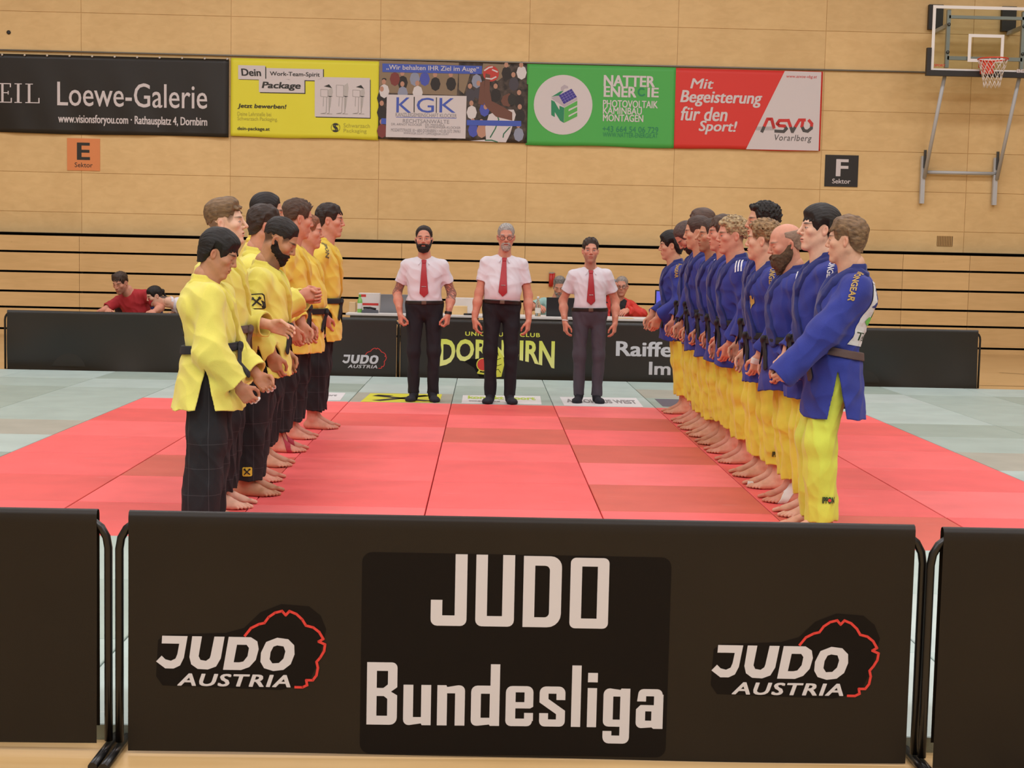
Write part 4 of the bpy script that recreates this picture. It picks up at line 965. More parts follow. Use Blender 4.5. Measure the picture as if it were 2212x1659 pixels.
def skin_tone(q, v):
    """own colours of a face: lips, brows, eyes, ears, stubble, shaved scalp"""
    base = SKIN[v.get('skin', 'fair')]
    n = len(q); col = np.tile(base, (n, 1)).astype(F)
    x, y, z = q[:, 0], q[:, 1], q[:, 2]; ay = np.abs(y)
    def blend(w, c, wts=None): 
        nonlocal col
        w = np.clip(w, 0, 1)[:, None]; col = col * (1 - w) + np.asarray(c, F) * w
    red = base * np.array([1.02, .70, .66], F)
    blend(.32 * np.exp(-(((x - .06) / .03) ** 2 + ((ay - .045) / .022) ** 2 + ((z + .02) / .025) ** 2)), red)
    blend(.5 * np.clip((ay - .076) / .01, 0, 1) * (np.abs(x + .014) < .04), red)
    blend(.5 * np.exp(-(((x - .112) / .014) ** 2 + (y / .016) ** 2 + ((z + .022) / .014) ** 2)), red)
    hc = np.array(lin(v.get('haircol', '3a2a20')), F)
    st = v.get('stubble', 0)
    if st: blend(st * np.clip((-.028 - z) / .02, 0, 1) * np.clip((x + .01) / .03, 0, 1) * (1 - np.exp(-((y / .02) ** 2 + ((z + .06) / .008) ** 2))), hc * .6 + base * .1)
    lips = ((x > .078) & (((y / .0245) ** 2 + ((z + .0600) / .0135) ** 2) < 1)).astype(F)
    blend(lips * .55, base * np.array([.90, .50, .50], F))
    blend(((x > .08) & (ay < .020) & (np.abs(z + .0600) < .0018 + .003 * v.get('open', 0))).astype(F) * .8, (.06, .02, .02))
    br = ((ay - .036) / .021) ** 2 + ((z - .0335 + .10 * np.abs(ay - .03) ** 1.2) / .0060) ** 2
    blend(.85 * np.clip(1.5 - br, 0, 1) * (x > .055), hc * .8)
    ey = ((ay - .033) / .0135) ** 2 + ((z - .0065) / (.0052 if not v.get('down') else .0016)) ** 2
    e_on = np.clip(1.4 - ey, 0, 1) * (x > .066)
    if not v.get('down'):
        blend(e_on, (.55, .52, .50))
        ir = ((ay - .033) ** 2 + (z - .0075) ** 2) < .0055 ** 2
        blend(ir * (x > .07) * 1.0 * (e_on > .2), (.025, .018, .014))
        ln = (np.abs((ay - .033) / .0155) < 1) & (np.abs(z - .0065 - .0056 * np.sqrt(np.clip(1 - ((ay - .033) / .0155) ** 2, 0, 1))) < .0018) & (x > .062)
        blend(ln * .85, hc * .4)
    else: blend(e_on * .9, hc * .35)
    noear = ~((np.abs(x + .014) < .034) & (ay > .066) & (z < .034))
    f = hairline(q, {'bald': 'bald', 'recede': 'recede', 'fade': 'short', 'buzz': 'short'}.get(v.get('hair'), 'short'))
    if v.get('hair') in ('buzz', 'fade', 'spiky', 'curly', 'bald'):
        blend(np.clip(f / .035 + .2 * (f > 0), 0, 1) * (.88 if v.get('hair') != 'bald' else .45 * np.clip((.085 - z) / .03, 0, 1)) * noear, hc * .5 + base * .10)
    else: blend(np.clip(f / .01, 0, 1) * .9 * noear, hc * .6)
    return col
FPREF = {}
def hand_prims(Wp, f, n, sgn, s=1., curl=.5, spread=0., thumb=.5):
    """palm, four fingers of unequal length and a thumb; f along the hand, n out of the palm, sgn +1 right / -1 left"""
    f = unit(f); n = unit(n - f * float(np.dot(n, f))); t = sgn * np.cross(f, n)
    R = np.stack([f, t, n], 1)
    def L(a, b, c): return Wp + s * (f * a + t * b + n * c)
    pr = [cone(L(-.06, 0, 0), L(.01, 0, 0), .028 * s, .027 * s, k=.01, n=n, s=1.25),
          box(L(.050, -.001, 0), V(.046, .041, .0145) * s, R, .013 * s, k=.02),
          ell(L(.035, .026, .008), V(.034, .016, .015) * s, R, k=.012)]
    for i, (ln, dz) in enumerate(zip((.074, .083, .077, .060), (0, .004, .001, -.008))):
        b = L(.088 + dz, .031 - .0205 * i, 0); a = .12 + curl * (.55 + .10 * i); sp = spread * (1.5 - i) * .12
        for seg, fr in enumerate((.44, .31, .25)):
            dr = f * math.cos(a) + n * math.sin(a) + t * sp
            e = b + s * ln * fr * unit(dr)
            r0 = (.0094, .0086, .0079)[seg] * s * (1 if i < 3 else .88); pr.append(cone(b, e, r0, r0 * .92, k=.004))
            b = e; a += curl * (1.0 - .12 * seg)
    b = L(.022, .030, .008); m = b + s * (f * .030 + t * .022 + n * .012 * (1 + curl)); pr.append(cone(b, m, .0135 * s, .0115 * s, k=.010))
    m2 = m + s * (f * .030 + t * (.004 - .014 * thumb) + n * .012 * (1 + curl)); pr.append(cone(m, m2, .0112 * s, .0100 * s, k=.004))
    m3 = m2 + s * (f * .024 + t * (-.006 - .012 * thumb) + n * .006); pr.append(cone(m2, m3, .0100 * s, .0082 * s, k=.004))
    return pr
def foot_shape(A, ang, side, s=1., sock=False):
    d = V(math.cos(ang), math.sin(ang), 0); l = V(-d[1], d[0], 0) * side   # l points to the little toe side
    R = np.stack([d, l, V(0, 0, 1)], 1)
    G = V(A[0], A[1], 0)
    def L(a, b, c): return G + s * (d * a + l * b + V(0, 0, c))
    S = Shape(ell(L(-.040, 0, .032), V(.040, .034, .034) * s, R, k=0),
              cone(L(-.012, 0, .20), L(-.008, 0, .075), .042 * s, .040 * s, k=.03),
              ell(L(.000, -.030, .085), V(.014, .010, .015) * s, R, k=.01), ell(L(-.008, .032, .078), V(.014, .010, .015) * s, R, k=.01),
              cone(L(.000, -.004, .070), L(.090, -.006, .030), .036 * s, .026 * s, k=.035),
              cone(L(-.02, .016, .025), L(.105, .030, .018), .026 * s, .020 * s, k=.03),
              ell(L(.118, -.004, .020), V(.036, .046, .021) * s, R, k=.02))
    if not sock:
        for i, (b, ln, r) in enumerate(((-.034, .060, .0140), (-.010, .060, .0098), (.008, .052, .0092), (.024, .042, .0086), (.038, .030, .0084))):
            S.add(cone(L(.128 - .006 * i, b, .017), L(.128 - .006 * i + ln * .55, b * 1.05, .019), r * s * .95, r * s, k=.006),
                  cone(L(.128 - .006 * i + ln * .55, b * 1.05, .019), L(.128 - .006 * i + ln, b * 1.08, .011), r * s, r * s * .9, k=.003))
    else: S.add(cone(L(.11, -.012, .022), L(.165, -.012, .020), .034 * s, .022 * s, k=.03), cone(L(.10, .02, .02), L(.145, .018, .018), .028 * s, .02 * s, k=.03))
    S.mod(lambda P, dd: smax(dd, .0008 - P[:, 2], .004))
    return S
def ik(S, W, lu, lf, pole):
    S, W = np.asarray(S, F), np.asarray(W, F); v = W - S; D = float(np.linalg.norm(v)); mx = (lu + lf) * .998
    if D > mx: W = S + v * mx / D; v = W - S; D = mx
    a = (lu * lu - lf * lf + D * D) / (2 * D); h = math.sqrt(max(lu * lu - a * a, 0)); u = v / D
    p = np.asarray(pole, F); p = p - u * float(p @ u)
    return S + u * a + unit(p) * h, W
def folds(P, amp, seed=0., fr=1.):
    p = P * fr
    w = p + .035 * np.sin(p[:, [1, 2, 0]] * 13 + seed) + .02 * np.sin(p[:, [2, 0, 1]] * 29 + 2 * seed)
    a = np.sin(w @ V(26, 19, 21) + seed); b = np.sin(w @ V(-21, 30, 17) + 1.7 * seed); c = np.sin(w @ V(13, -11, 44) + 2.3 * seed)
    return amp * (.55 * (1 - 2 * np.abs(a)) + .45 * (1 - 2 * np.abs(b)) + .45 * c)
class Pose:
    """joints of one figure in its own frame: x forward, y to its left, z up, feet on z = 0"""
    def __init__(p, H, head, pitch=0., yaw=0., roll=0., ax=0., stance=.085, px=None, rh=None, lh=None, sw=None, girth=1., hips=None, toe=.12, turn=0., neck=None, sf=-.005):
        s = p.s = H / 1.78; p.H = H; p.girth = girth
        p.C = V(*head); p.pitch, p.yaw = pitch, yaw
        p.Rh = np.array(Matrix.Rotation(yaw, 3, 'Z') @ Matrix.Rotation(pitch, 3, 'Y') @ Matrix.Rotation(roll, 3, 'X'), F)
        p.N = p.C + s * V(-.040 - .085 * math.sin(pitch), 0, -.175 + .03 * pitch * pitch)
        if neck: p.N = p.C + s * V(neck[0], 0, neck[1])
        p.N[1] *= .6
        pz = hips if hips is not None else .525 * H
        p.P = V(ax - .02 if px is None else px, 0, pz)
        v = p.N - p.P; p.L = float(np.linalg.norm(v)); p.u = v / p.L
        y = V(0, 1, 0); p.y = unit(y - p.u * float(y @ p.u)); p.f = np.cross(p.y, p.u)
        p.R = np.stack([p.f, p.y, p.u], 1)
        sw = .172 * s if sw is None else sw * s
        p.S = [p.T(.838, sf, -sw), p.T(.838, sf, sw)]
        p.A = [V(ax, -stance * s, .085 * s), V(ax, stance * s, .085 * s)]
        p.toe = [-toe, toe]
        lu, lf = .300 * s, .262 * s
        p.E, p.W = [], []
        for i, h in enumerate((rh, lh)):
            side = (-1, 1)[i]
            h = h or (.12, .24, .86)
            tgt = V(h[0], side * h[1], h[2])
            e, w_ = ik(p.S[i], tgt, lu, lf, V(-1, .55 * side, -.1))
            p.E.append(e); p.W.append(w_)
    def T(p, a, x, y): return p.P + p.u * (a * p.L) + p.f * (x * p.s) + p.y * y
def torso_prims(p, infl=0., belly=0., k=.05):
    s = p.s; L = p.L; g = p.girth
    return [ell(p.T(.66, .0, 0), V(.118 * g + infl, .168 * g + infl, .31 * L + infl), p.R, k=0),
            ell(p.T(.74, -.030, 0), V(.095 * g + infl, .150 * g + infl, .23 * L), p.R, k=k),
            cone(p.T(.85, -.012, -.05), p.S[0], .072 + infl, .044 + infl * .8, k=k), cone(p.T(.85, -.012, .05), p.S[1], .072 + infl, .044 + infl * .8, k=k),
            ell(p.T(.34, .012 + belly * .4, 0), V(.112 * g + infl + belly, .148 * g + infl + belly * .6, .40 * L), p.R, k=k),
            ell(p.T(.03, -.005, 0), V(.118 * g + infl, .165 * g + infl, .145), p.R, k=k)]
def build_body(p, v, par, m, hfine, feet='bare', forearm=False, hands=((.5, 0), (.5, 0)), palm=((0, 1, 0), (0, -1, 0)), fdir=(None, None), seated=False, kf=None):
    """one continuous skin mesh: head and neck, hands and forearms, feet; the rest lies under the clothes"""
    s = p.s; nets = []; cols = []
    tone = SKIN[v.get('skin', 'fair')]
    HS = head_shape(v)
    nb = (p.N - p.C) @ p.Rh / s
    HS.u += [cone((-.022, 0, -.045), nb + V(.0, 0, .02), .054, .060, k=.03), cone((.012, 0, -.075), nb + V(.035, 0, -.01), .036, .045, k=.03)]
    a, q = net(HS, hfine / s, pad=.02); cols.append(skin_tone(a, v)); nets.append(((a * s) @ p.Rh.T + p.C, q))
    T_ = Shape(*torso_prims(p, -.010))
    T_.add(cone(p.T(.88, .0, 0), p.N + p.u * .05, .075 * s, .060 * s, k=.04))
    if not seated:
        for i in (0, 1): T_.add(cone(p.T(.0, 0, (-.085, .085)[i] * s), V(p.A[i][0] + .02, p.A[i][1], .5 * s), .075 * s, .052 * s, k=.03), cone(V(p.A[i][0] + .02, p.A[i][1], .5 * s), p.A[i] + V(0, 0, .08), .050 * s, .036 * s, k=.02))
    for i in (0, 1): T_.add(cone(p.S[i], p.E[i], .046 * s, .040 * s, k=.03), cone(p.E[i], p.E[i] * .4 + p.W[i] * .6, .040 * s, .033 * s, k=.02))
    a, q = net(T_, .014, pad=.02); nets.append((a, q)); cols.append(np.tile(tone, (len(a), 1)))
    for i in (0, 1):
        fd = unit(p.W[i] - p.E[i]) if fdir[i] is None else unit(V(*fdir[i]))
        hs = Shape(cone(p.E[i] * .25 + p.W[i] * .75, p.W[i], .031 * s, .026 * s, k=.02))
        if forearm:
            hs = Shape(cone(p.S[i] * .45 + p.E[i] * .55, p.E[i], .046 * s, .041 * s, k=.02), cone(p.E[i], p.E[i] * .65 + p.W[i] * .35, .041 * s, .043 * s, k=.03), cone(p.E[i] * .65 + p.W[i] * .35, p.W[i], .043 * s, .027 * s, k=.03))
        hs.add(*hand_prims(p.W[i], fd, V(*palm[i]), (1, -1)[i], s, hands[i][0], hands[i][1]))
        a, q = net(hs, min(.0042, hfine * 1.1), pad=.012)
        c = np.tile(tone * V(1.0, .90, .88), (len(a), 1)).astype(F)
        dist = (a - p.W[i]) @ fd
        wt = np.clip((dist - .10 * s) / .08, 0, 1)[:, None] * .45
        c = c * (1 - wt) + (tone * V(1.0, .66, .62)) * wt
        if v.get('tattoo') and forearm:
            t = (a - p.S[i]) @ unit(p.E[i] - p.S[i]); e = (a - p.E[i]) @ unit(p.W[i] - p.E[i])
            nz = np.sin(a[:, 0] * 160 + 3 * np.sin(a[:, 2] * 90)) * np.sin(a[:, 2] * 130 + a[:, 1] * 110)
            wt = ((e < .02 if i == 0 else e < .09) & (nz > -.45)).astype(F)[:, None] * .6; c = c * (1 - wt) + V(.05, .055, .06) * wt
        nets.append((a, q)); cols.append(c)
    if feet == 'bare':
        for i in (0, 1):
            fs = foot_shape(p.A[i], p.toe[i], (-1, 1)[i], s)
            a, q = net(fs, hfine * 1.15, pad=.015); nets.append((a, q))
            c = np.tile(tone * V(1.02, .93, .93), (len(a), 1)).astype(F)
            wt = np.clip((.03 - a[:, 2]) / .03, 0, 1)[:, None] * .35; c = c * (1 - wt) + tone * V(1.0, .7, .66) * wt
            cols.append(c)
    a, q = join_nets(nets)
    return link('body', np_mesh('body', a, q, np.concatenate(cols)), m, par)
def dress_head(p, v, par, h):
    s = p.s
    hm = mat('hair_' + v.get('haircol', '3a2a20'), '#' + v.get('haircol', '3a2a20'), .55, var=.35, vscale=70, bump=.6, bscale=260, stretch=(.35, 1, 1), spec=.35, var2=('#' + v['hairtip']) if v.get('hairtip') else None)
    def put(name, S, mm, hh):
        a, q = net(S, hh, pad=.03)
        if len(a): 
            o = link(name, np_mesh(name, (a * s) @ p.Rh.T + p.C, q), mm, par)
            return o
    put('hair', hair_shape(v), hm, h / s)
    if v.get('beard'):
        bm_ = mat('beard_' + v.get('beardcol', v.get('haircol', '2a1c16')), '#' + v.get('beardcol', v.get('haircol', '2a1c16')), .7, var=.4, vscale=60, bump=.6, bscale=240, spec=.3)
        put('beard', beard_shape(v), bm_, h / s)
def gi_shapes(p, belly=0., seed=1., zb=None, hem=None, sleeve=.88, open_=1., flare=1.):
    """jacket, lapel, belt as distance shapes"""
    s = p.s
    core = torso_prims(p, .020, belly)
    B = p.T(.16, 0, 0) if zb is None else p.P + p.u * ((zb * s - p.P[2]) / p.u[2])
    zB = float(B[2]); zH = (.70 if hem is None else hem) * s
    rx0, ry0 = (.140 * p.girth + .6 * belly), .178 * p.girth
    rx1, ry1 = .178 * p.girth * flare, .222 * p.girth * flare
    xs = float(B[0]); cx1 = float(p.P[0]) - .01
    def skirt_f(P, o=0.):
        t = np.clip((zB - P[:, 2]) / (zB - zH), -.2, 1.2)
        rx, ry = rx0 + (rx1 - rx0) * t - o, ry0 + (ry1 - ry0) * t - o
        cx = xs + (cx1 - xs) * np.clip(t, 0, 1)
        e = (np.sqrt(((P[:, 0] - cx) / rx) ** 2 + (P[:, 1] / ry) ** 2) - 1) * np.minimum(rx, ry)
        if o: return e
        return np.maximum(e, np.maximum(P[:, 2] - zB, zH - .012 * np.cos(P[:, 1] * 9 + seed) - P[:, 2]))
    J = Shape(*core)
    J.add(Prim(lambda P: skirt_f(P), (xs * .5 + cx1 * .5, 0, (zB + zH) / 2), .32 * s + .05, .02))
    cuffs = []
    for i in (0, 1):
        dr = unit(p.W[i] - p.E[i]); Wc = p.E[i] + (p.W[i] - p.E[i]) * sleeve
        J.add(cone(p.S[i], p.E[i], .066, .084, k=.05), cone(p.E[i], Wc + dr * .03, .084, .076, k=.05, cut=(Wc, dr)))
        cuffs.append((Wc, dr))
    torso_only = Shape(*core)
    def mod(P, d):
        waist = np.exp(-(((P - B) @ p.u) / .035) ** 2)
        near = np.abs((P - B) @ p.y) < .28
        if waist.max() > .02: d = d + .008 * waist * (torso_only.ev(P) < .05)
        fo = folds(P, .0052, seed)
        d = d - fo
        ts = (zB - .09 - P[:, 2]) / (zB - .09 - zH)
        wedge = np.where(ts > 0, np.maximum(np.abs(P[:, 0] - cx1 - .02) - .05 * ts, .06 - np.abs(P[:, 1])), .5).astype(F)
        d = np.maximum(d, -wedge)
        inner = np.maximum(skirt_f(P, .016) - fo, P[:, 2] - (zB - .05))
        d = np.maximum(d, -inner)
        return d
    J.mod(mod)
    for Wc, dr in cuffs: J.sub(cone(Wc - dr * .07, Wc + dr * .05, .054, .070), .004)
    J.sub(cone(p.T(.93, .014, 0), p.N + p.u * .16 + p.f * .05, .060 * s, .066 * s), .006)
    J.sub(cone(p.T(.97, .075, .0), p.T(.76, .150, .0), .044 * s * open_, .004), .006)
    # lapel: a band riding on the chest surface plus a collar standing at the neck
    sg = -1
    path = [(1.0, -.066, 0), (1.0, -.045, -.062), (.975, .022, -.078), (.86, .095, -.062), (.68, .135, -.022), (.48, .14, .032), (.26, .135, .085), (.14, .12, .11)]
    path2 = [(1.0, -.066, 0), (1.0, -.045, .062), (.975, .022, .078), (.86, .095, .062), (.72, .13, .032), (.60, .14, .0)]
    def pts(pp): return [p.T(a, x * (1 if i < 3 else 1), y * s) for i, (a, x, y) in enumerate(pp)]
    Lp = Shape()
    for pp in (path, path2):
        q = pts(pp)
        for a, b in zip(q[1:], q[2:]): Lp.add(cone(a, b, .036, .034, k=.006))
    def lm(P, d):
        t = torso_only.ev(P) - folds(P, .0052, seed)
        return np.maximum(d, np.abs(t - .005) - .013)
    Lp.mod(lm)
    col = []
    for pp in (path, path2):
        q = [v_ + p.u * .022 for v_ in pts(pp)[:4]]
        for j, (a, b) in enumerate(zip(q, q[1:])): col.append(cone(a, b, .0125, .0125, k=.008, n=p.u, s=(.32, .34, .45)[j]))
    Lp.mod(lambda P, d: np.minimum.reduce([d] + [c.f(P) for c in col]))
    Lp.u += col
    Lp.sub(cone(p.T(.93, .014, 0), p.N + p.u * .16 + p.f * .05, .056 * s, .060 * s), .003)
    Bt = Shape(*core)
    Bt.add(Prim(lambda P: skirt_f(P), (xs, 0, zB - .05), .25, .02))
    Bt.mod(lambda P, d: np.maximum(np.abs(d - .001) - .007, np.abs((P - B) @ p.u) - .0215))
    return J, Lp, Bt, B, torso_only, zB, zH
def belt_knot(p, B, core, J, side=0., ln=.26, seed=0.):
    f = p.f; F0 = march(core, [B + f * .30], -f, .4, .018)[0]
    y, u = p.y, p.u
    K = Shape(ell(F0, V(.018, .030, .024), p.R, k=0), cone(F0 + y * .024 + u * .008, F0 - y * .03 - u * .012, .014, .013, k=.006))
    for sg, l2 in ((1, ln), (-1, ln * .85)):
        a = F0 + y * .012 * sg - u * .008; b = F0 + y * (.055 + side) * sg * .9 - u * .09; c = b + y * (.03 + side * .5) * sg - u * (l2 - .09)
        b = march(J, [b + f * .05], -f, .25, .009)[0]; c = march(J, [c + f * .05], -f, .25, .010)[0]
        n = unit(f + y * .35 * sg + u * .1)
        K.add(cone(a, b, .019, .021, k=.008, n=n, s=4.2), cone(b, c, .021, .021, k=.004, n=n, s=4.2))
    return K
def trousers_shape(p, hem=.15, seed=1., rk=1., pel=True, slim=False, foldamp=.006):
    s = p.s; S = Shape()
    e_ = 0 if slim else -.022
    S.add(ell(p.T(.04, -.005, 0), V(.125 * p.girth + e_, .172 * p.girth + e_, .16), p.R, k=0))
    if slim: S.add(ell(p.T(.12, 0, 0), V(.121 * p.girth, .160 * p.girth, .10), p.R, k=.05))
    for i in (0, 1):
        sd = (-1, 1)[i]; A = p.A[i]
        hp = p.T(.0, -.002, (.088 if slim else .078) * sd * s * p.girth ** .5); kn = V(A[0] + .025, A[1] * 1.02 + .004 * sd, .50 * s); ak = V(A[0] - .008, A[1], hem * s)
        r = (.086, .083, .083) if not slim else (.094, .066, .058)
        S.add(cone(hp, kn, r[0] * s * rk * p.girth ** .5, r[1] * s * rk, k=.03), cone(kn, ak, r[1] * s * rk, r[2] * s * rk, k=.04, cut=(ak, unit(ak - kn))))
    ST = V(1.25, 1.25, .55)
    S.mod(lambda P, d: d - folds(P * ST, foldamp, seed, .85) - .30 * folds(P, foldamp, seed + 2, 1.15))
    if slim: tp = p.T(.115, 0, 0); S.mod(lambda P, d: np.maximum(d, (P - tp) @ p.u))
    for i in (0, 1):
        A = p.A[i]; ak = V(A[0] - .008, A[1], hem * s)
        S.sub(cone(ak + V(0, 0, .06), ak - V(0, 0, .05), (.052 if not slim else .046) * s, (.066 if not slim else .05) * s), .004)
    return S
def decal(name, body, shape, origin, ex, ey, w, h, nrm, m, par, bold=0., off=.004, polys=None, sub=0, space=1.):
    """print letters (or 0..1 outlines) on a garment: laid out along ex, ey from origin, then pushed on to the cloth along nrm"""
    if polys is None:
        v, pl, asp = text_mesh(body, bold, 0, 0, space)
    else:
        bm = bmesh.new()
        for pg in polys:
            try: bm.faces.new([bm.verts.new((a, b, 0)) for a, b in pg])
            except ValueError: pass
        bmesh.ops.triangulate(bm, faces=bm.faces)
        if sub: bmesh.ops.subdivide_edges(bm, edges=bm.edges, cuts=sub, use_grid_fill=True)
        bm.verts.index_update()
        v = np.array([q.co[:2] for q in bm.verts]); pl = [tuple(q.index for q in f.verts) for f in bm.faces]; bm.free()
    ex, ey = unit(ex), unit(ey)
    P = np.asarray(origin, F) + np.outer(v[:, 0] * w, ex) + np.outer(v[:, 1] * h, ey)
    P = march(shape, P + unit(nrm) * .12, -unit(nrm), .35, off)
    me = bpy.data.meshes.new(name); me.from_pydata([tuple(map(float, q)) for q in P], [], pl); me.update()
    return link(name, me, m, par)
def solid(name, S, h, m, par, pad=.03, smooth=True, cols=None):
    a, q = net(S, h, pad)
    return link(name, np_mesh(name, a, q), m, par)
# ---------------------------------------------------------------- the teams
M_SKIN = mat('skin', '#d0a080', .52, attr=True, var=.06, vscale=40, bump=.12, bscale=500, spec=.35, sss=.12)
M_YEL = mat('yellow_cotton', '#e4d966', .85, var=.04, vscale=9, bump=.55, bscale=340, sheen=.25)
M_YEL2 = mat('amber_cotton', '#e6cc52', .85, var=.04, vscale=9, bump=.55, bscale=340, sheen=.25)
M_BLUE = mat('blue_cotton', '#293489', .85, var=.09, vscale=9, bump=.6, bscale=330, sheen=.1)
M_BLACKT = mat('black_cotton', '#19171a', .9, var=.1, vscale=10, bump=.3, bscale=420)
def stitched(m):
    nt = m.node_tree; N = nt.nodes; L = nt.links; b = N['Principled BSDF']; src = b.inputs['Base Color'].links[0].from_socket
    tc = N.new('ShaderNodeTexCoord'); sp = N.new('ShaderNodeSeparateXYZ'); L.new(tc.outputs['Object'], sp.inputs[0]); acc = None
    for ax, c in ((0, .052), (0, -.055), (2, .44), (2, .31), (2, .17)):
        q = N.new('ShaderNodeMath'); q.operation = 'COMPARE'; q.inputs[1].default_value = c; q.inputs[2].default_value = .0015; L.new(sp.outputs[ax], q.inputs[0])
        if acc is None: acc = q.outputs[0]
        else:
            a = N.new('ShaderNodeMath'); a.operation = 'MAXIMUM'; L.new(acc, a.inputs[0]); L.new(q.outputs[0], a.inputs[1]); acc = a.outputs[0]
    k = N.new('ShaderNodeMath'); k.operation = 'MULTIPLY'; k.inputs[1].default_value = .07; L.new(acc, k.inputs[0])
    x = N.new('ShaderNodeMix'); x.data_type = 'RGBA'; L.new(k.outputs[0], x.inputs[0]); L.new(src, x.inputs[6]); x.inputs[7].default_value = (.45, .43, .45, 1); L.new(x.outputs[2], b.inputs['Base Color'])
stitched(M_BLACKT)
M_YELT = mat('yellow_trouser_cotton', '#ddd548', .8, var=.05, vscale=9, bump=.3, bscale=380, sheen=.2)
M_LIME = mat('lime_trouser_cotton', '#cdd44c', .8, var=.05, vscale=9, bump=.3, bscale=380, sheen=.2)
M_BBELT = mat('black_belt_cotton', '#17151a', .75, bump=.3, bscale=500)
M_BRBELT = mat('brown_belt_cotton', '#55413c', .75, bump=.3, bscale=500)
LAP = {'yellow_cotton': mat('yellow_lapel_shaded', '#d8cb58', .85, bump=.5, bscale=300, sheen=.2), 'amber_cotton': mat('amber_lapel_shaded', '#dabd48', .85, bump=.5, bscale=300, sheen=.2), 'blue_cotton': mat('blue_lapel_shaded', '#1f2869', .85, bump=.5, bscale=300, sheen=.25)}  # lapels darker than the jackets: the band's shadow lines put into its colour
def judoka(nm_label, xy, face, H, head, v, jm, tm, bm, h=.0045, hs=.006, grp=None, rh=None, lh=None, pitch=0., yaw=0., roll=0., seed=1., belly=0., girth=1., hem=.15, ax=0., px=None, open_=1., jhem=.70, sleeve=.88, palm=((.25, 1, .1), (.25, -1, .1)), hands=((.6, .1), (.6, .1)), flare=1., rk=1., zb=None, toe=.15, knot=True, fdir=(None, None), hips=None, stance=.085, knotside=0., sf=-.005):
    if px is None: px = .5 * head[0]
    t = thing('judoka', nm_label, 'person', (xy[0], xy[1], 0), face, grp)
    p = Pose(H, head, pitch, yaw, roll, ax=ax, px=px, rh=rh, lh=lh, girth=girth, toe=toe, hips=hips, stance=stance, sf=sf)
    build_body(p, v, t, M_SKIN, h, hands=hands, palm=palm, fdir=fdir)
    dress_head(p, v, t, h)
    J, Lp, Bt, B, core, zB, zH = gi_shapes(p, belly, seed, zb, jhem, sleeve, open_, flare)
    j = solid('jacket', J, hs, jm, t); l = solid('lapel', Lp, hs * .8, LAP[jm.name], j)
    b = solid('belt', Bt, hs * .8, bm, t)
    if knot: solid('belt_knot', belt_knot(p, B, core, J, seed=seed, side=knotside, ln=.165), min(.0035, hs * .6), bm, b)
    TS = trousers_shape(p, hem, seed + 3, rk)
    tr = solid('trousers', TS, hs, tm, t)
    return dict(t=t, p=p, J=J, j=j, tr=tr, TS=TS, core=core, B=B, zB=zB, loc=xy, face=face)

def place(px, py, y, x0, face):
    """head centre in the figure's own frame from the photo pixel and the figure's row position"""
    w = atY(px, py, y); return ((w.x - x0) * (1 if face == 0 else -1), 0., w.z)
def near_hand(px, py, y, x0, face, lat=.2, up=.085):
    w = atY(px, py, y - lat); return ((w.x - x0) * (1 if face == 0 else -1) - .03, lat, w.z + up)
YG, BG = 'fighters of the yellow team in a row', 'fighters of the blue team in a row'
X_UP = [[(.0, .04), (.10, .0), (.52, .40), (.90, .0), (1., .08), (.60, .50), (1., .92), (.90, 1.), (.52, .62), (.10, 1.), (0., .92), (.42, .5)]]
def yellow(label, y, cx, cy, H, v, bm_, jm=None, x0=1.83, nh=None, lat=.19, **k):
    if nh: k['rh'] = near_hand(*nh, y, x0, 0, lat); k.setdefault('fdir', ((.22, .12, -1), (.22, -.12, -1))); k.setdefault('lh', (k['rh'][0] + .03, .14, k['rh'][2]))
    k.setdefault('rk', 1.16)
    return judoka(label, (x0, y), 0, H, place(cx, cy, y, x0, 0), v, jm or M_YEL, M_BLACKT, bm_, grp=YG, **k)
def blue(label, y, cx, cy, H, v, bm_, tm=None, x0=5.21, nh=None, lat=.20, **k):
    if nh: k['lh'] = near_hand(*nh, y, x0, 1, lat); k.setdefault('fdir', ((.22, .12, -1), (.22, -.12, -1))); k['rh'] = (k['lh'][0] + .02, .16, k['lh'][2])
    k.setdefault('rk', 1.10)
    return judoka(label, (x0, y), PI, H, place(cx, cy, y, x0, 1), v, M_BLUE, tm or M_YELT, bm_, grp=BG, **k)
cast = {}
cast['y1'] = yellow('fighter in yellow with straight black hair looking down, nearest of the yellow row', -6.58, 472, 550, 1.66, dict(hair='straight', haircol='17120f', skin='tan', down=1, seed=.7), M_BBELT, x0=1.84, pitch=.42, h=.0034, hs=.005, sf=.055, rh=(.21, .15, .74), lh=(.27, .08, .78), seed=1.0, knotside=.07, fdir=((.55, .25, -.8), (.6, -.3, -.7)), hands=((.8, .1), (.8, .1)), toe=.2, hem=.05, jhem=.67, px=.03, rk=1.32, flare=1.08)
cast['y2'] = yellow('tall fighter in yellow with swept light brown hair and a brown belt', -6.06, 488, 484, 1.76, dict(hair='fade', quiff=.5, haircol='6e563c', skin='pale', nose=1.1, open=.6, seed=2.2), M_BRBELT, pitch=-.08, h=.0034, hs=.005, rh=(.16, .22, .84), lh=(.27, .08, 1.03), seed=2.3, hem=.10, hands=((.6, .1), (.45, .1)), fdir=(None, (.9, 0, -.25)), palm=((.25, 1, .1), (.1, -.9, -.3)))
cast['y3'] = yellow('fighter in yellow with a shaved black fade and full black beard, head bowed', -5.6, 603, 522, 1.79, dict(hair='fade', vol=.62, fringe=.35, haircol='1d1713', skin='olive', beard='short', stubble=.55, beardcol='1a1310', down=1, seed=3.1), M_BBELT, pitch=.52, h=.0036, hs=.005, seed=3.7, x0=1.92, hem=.10, nh=(600, 800))
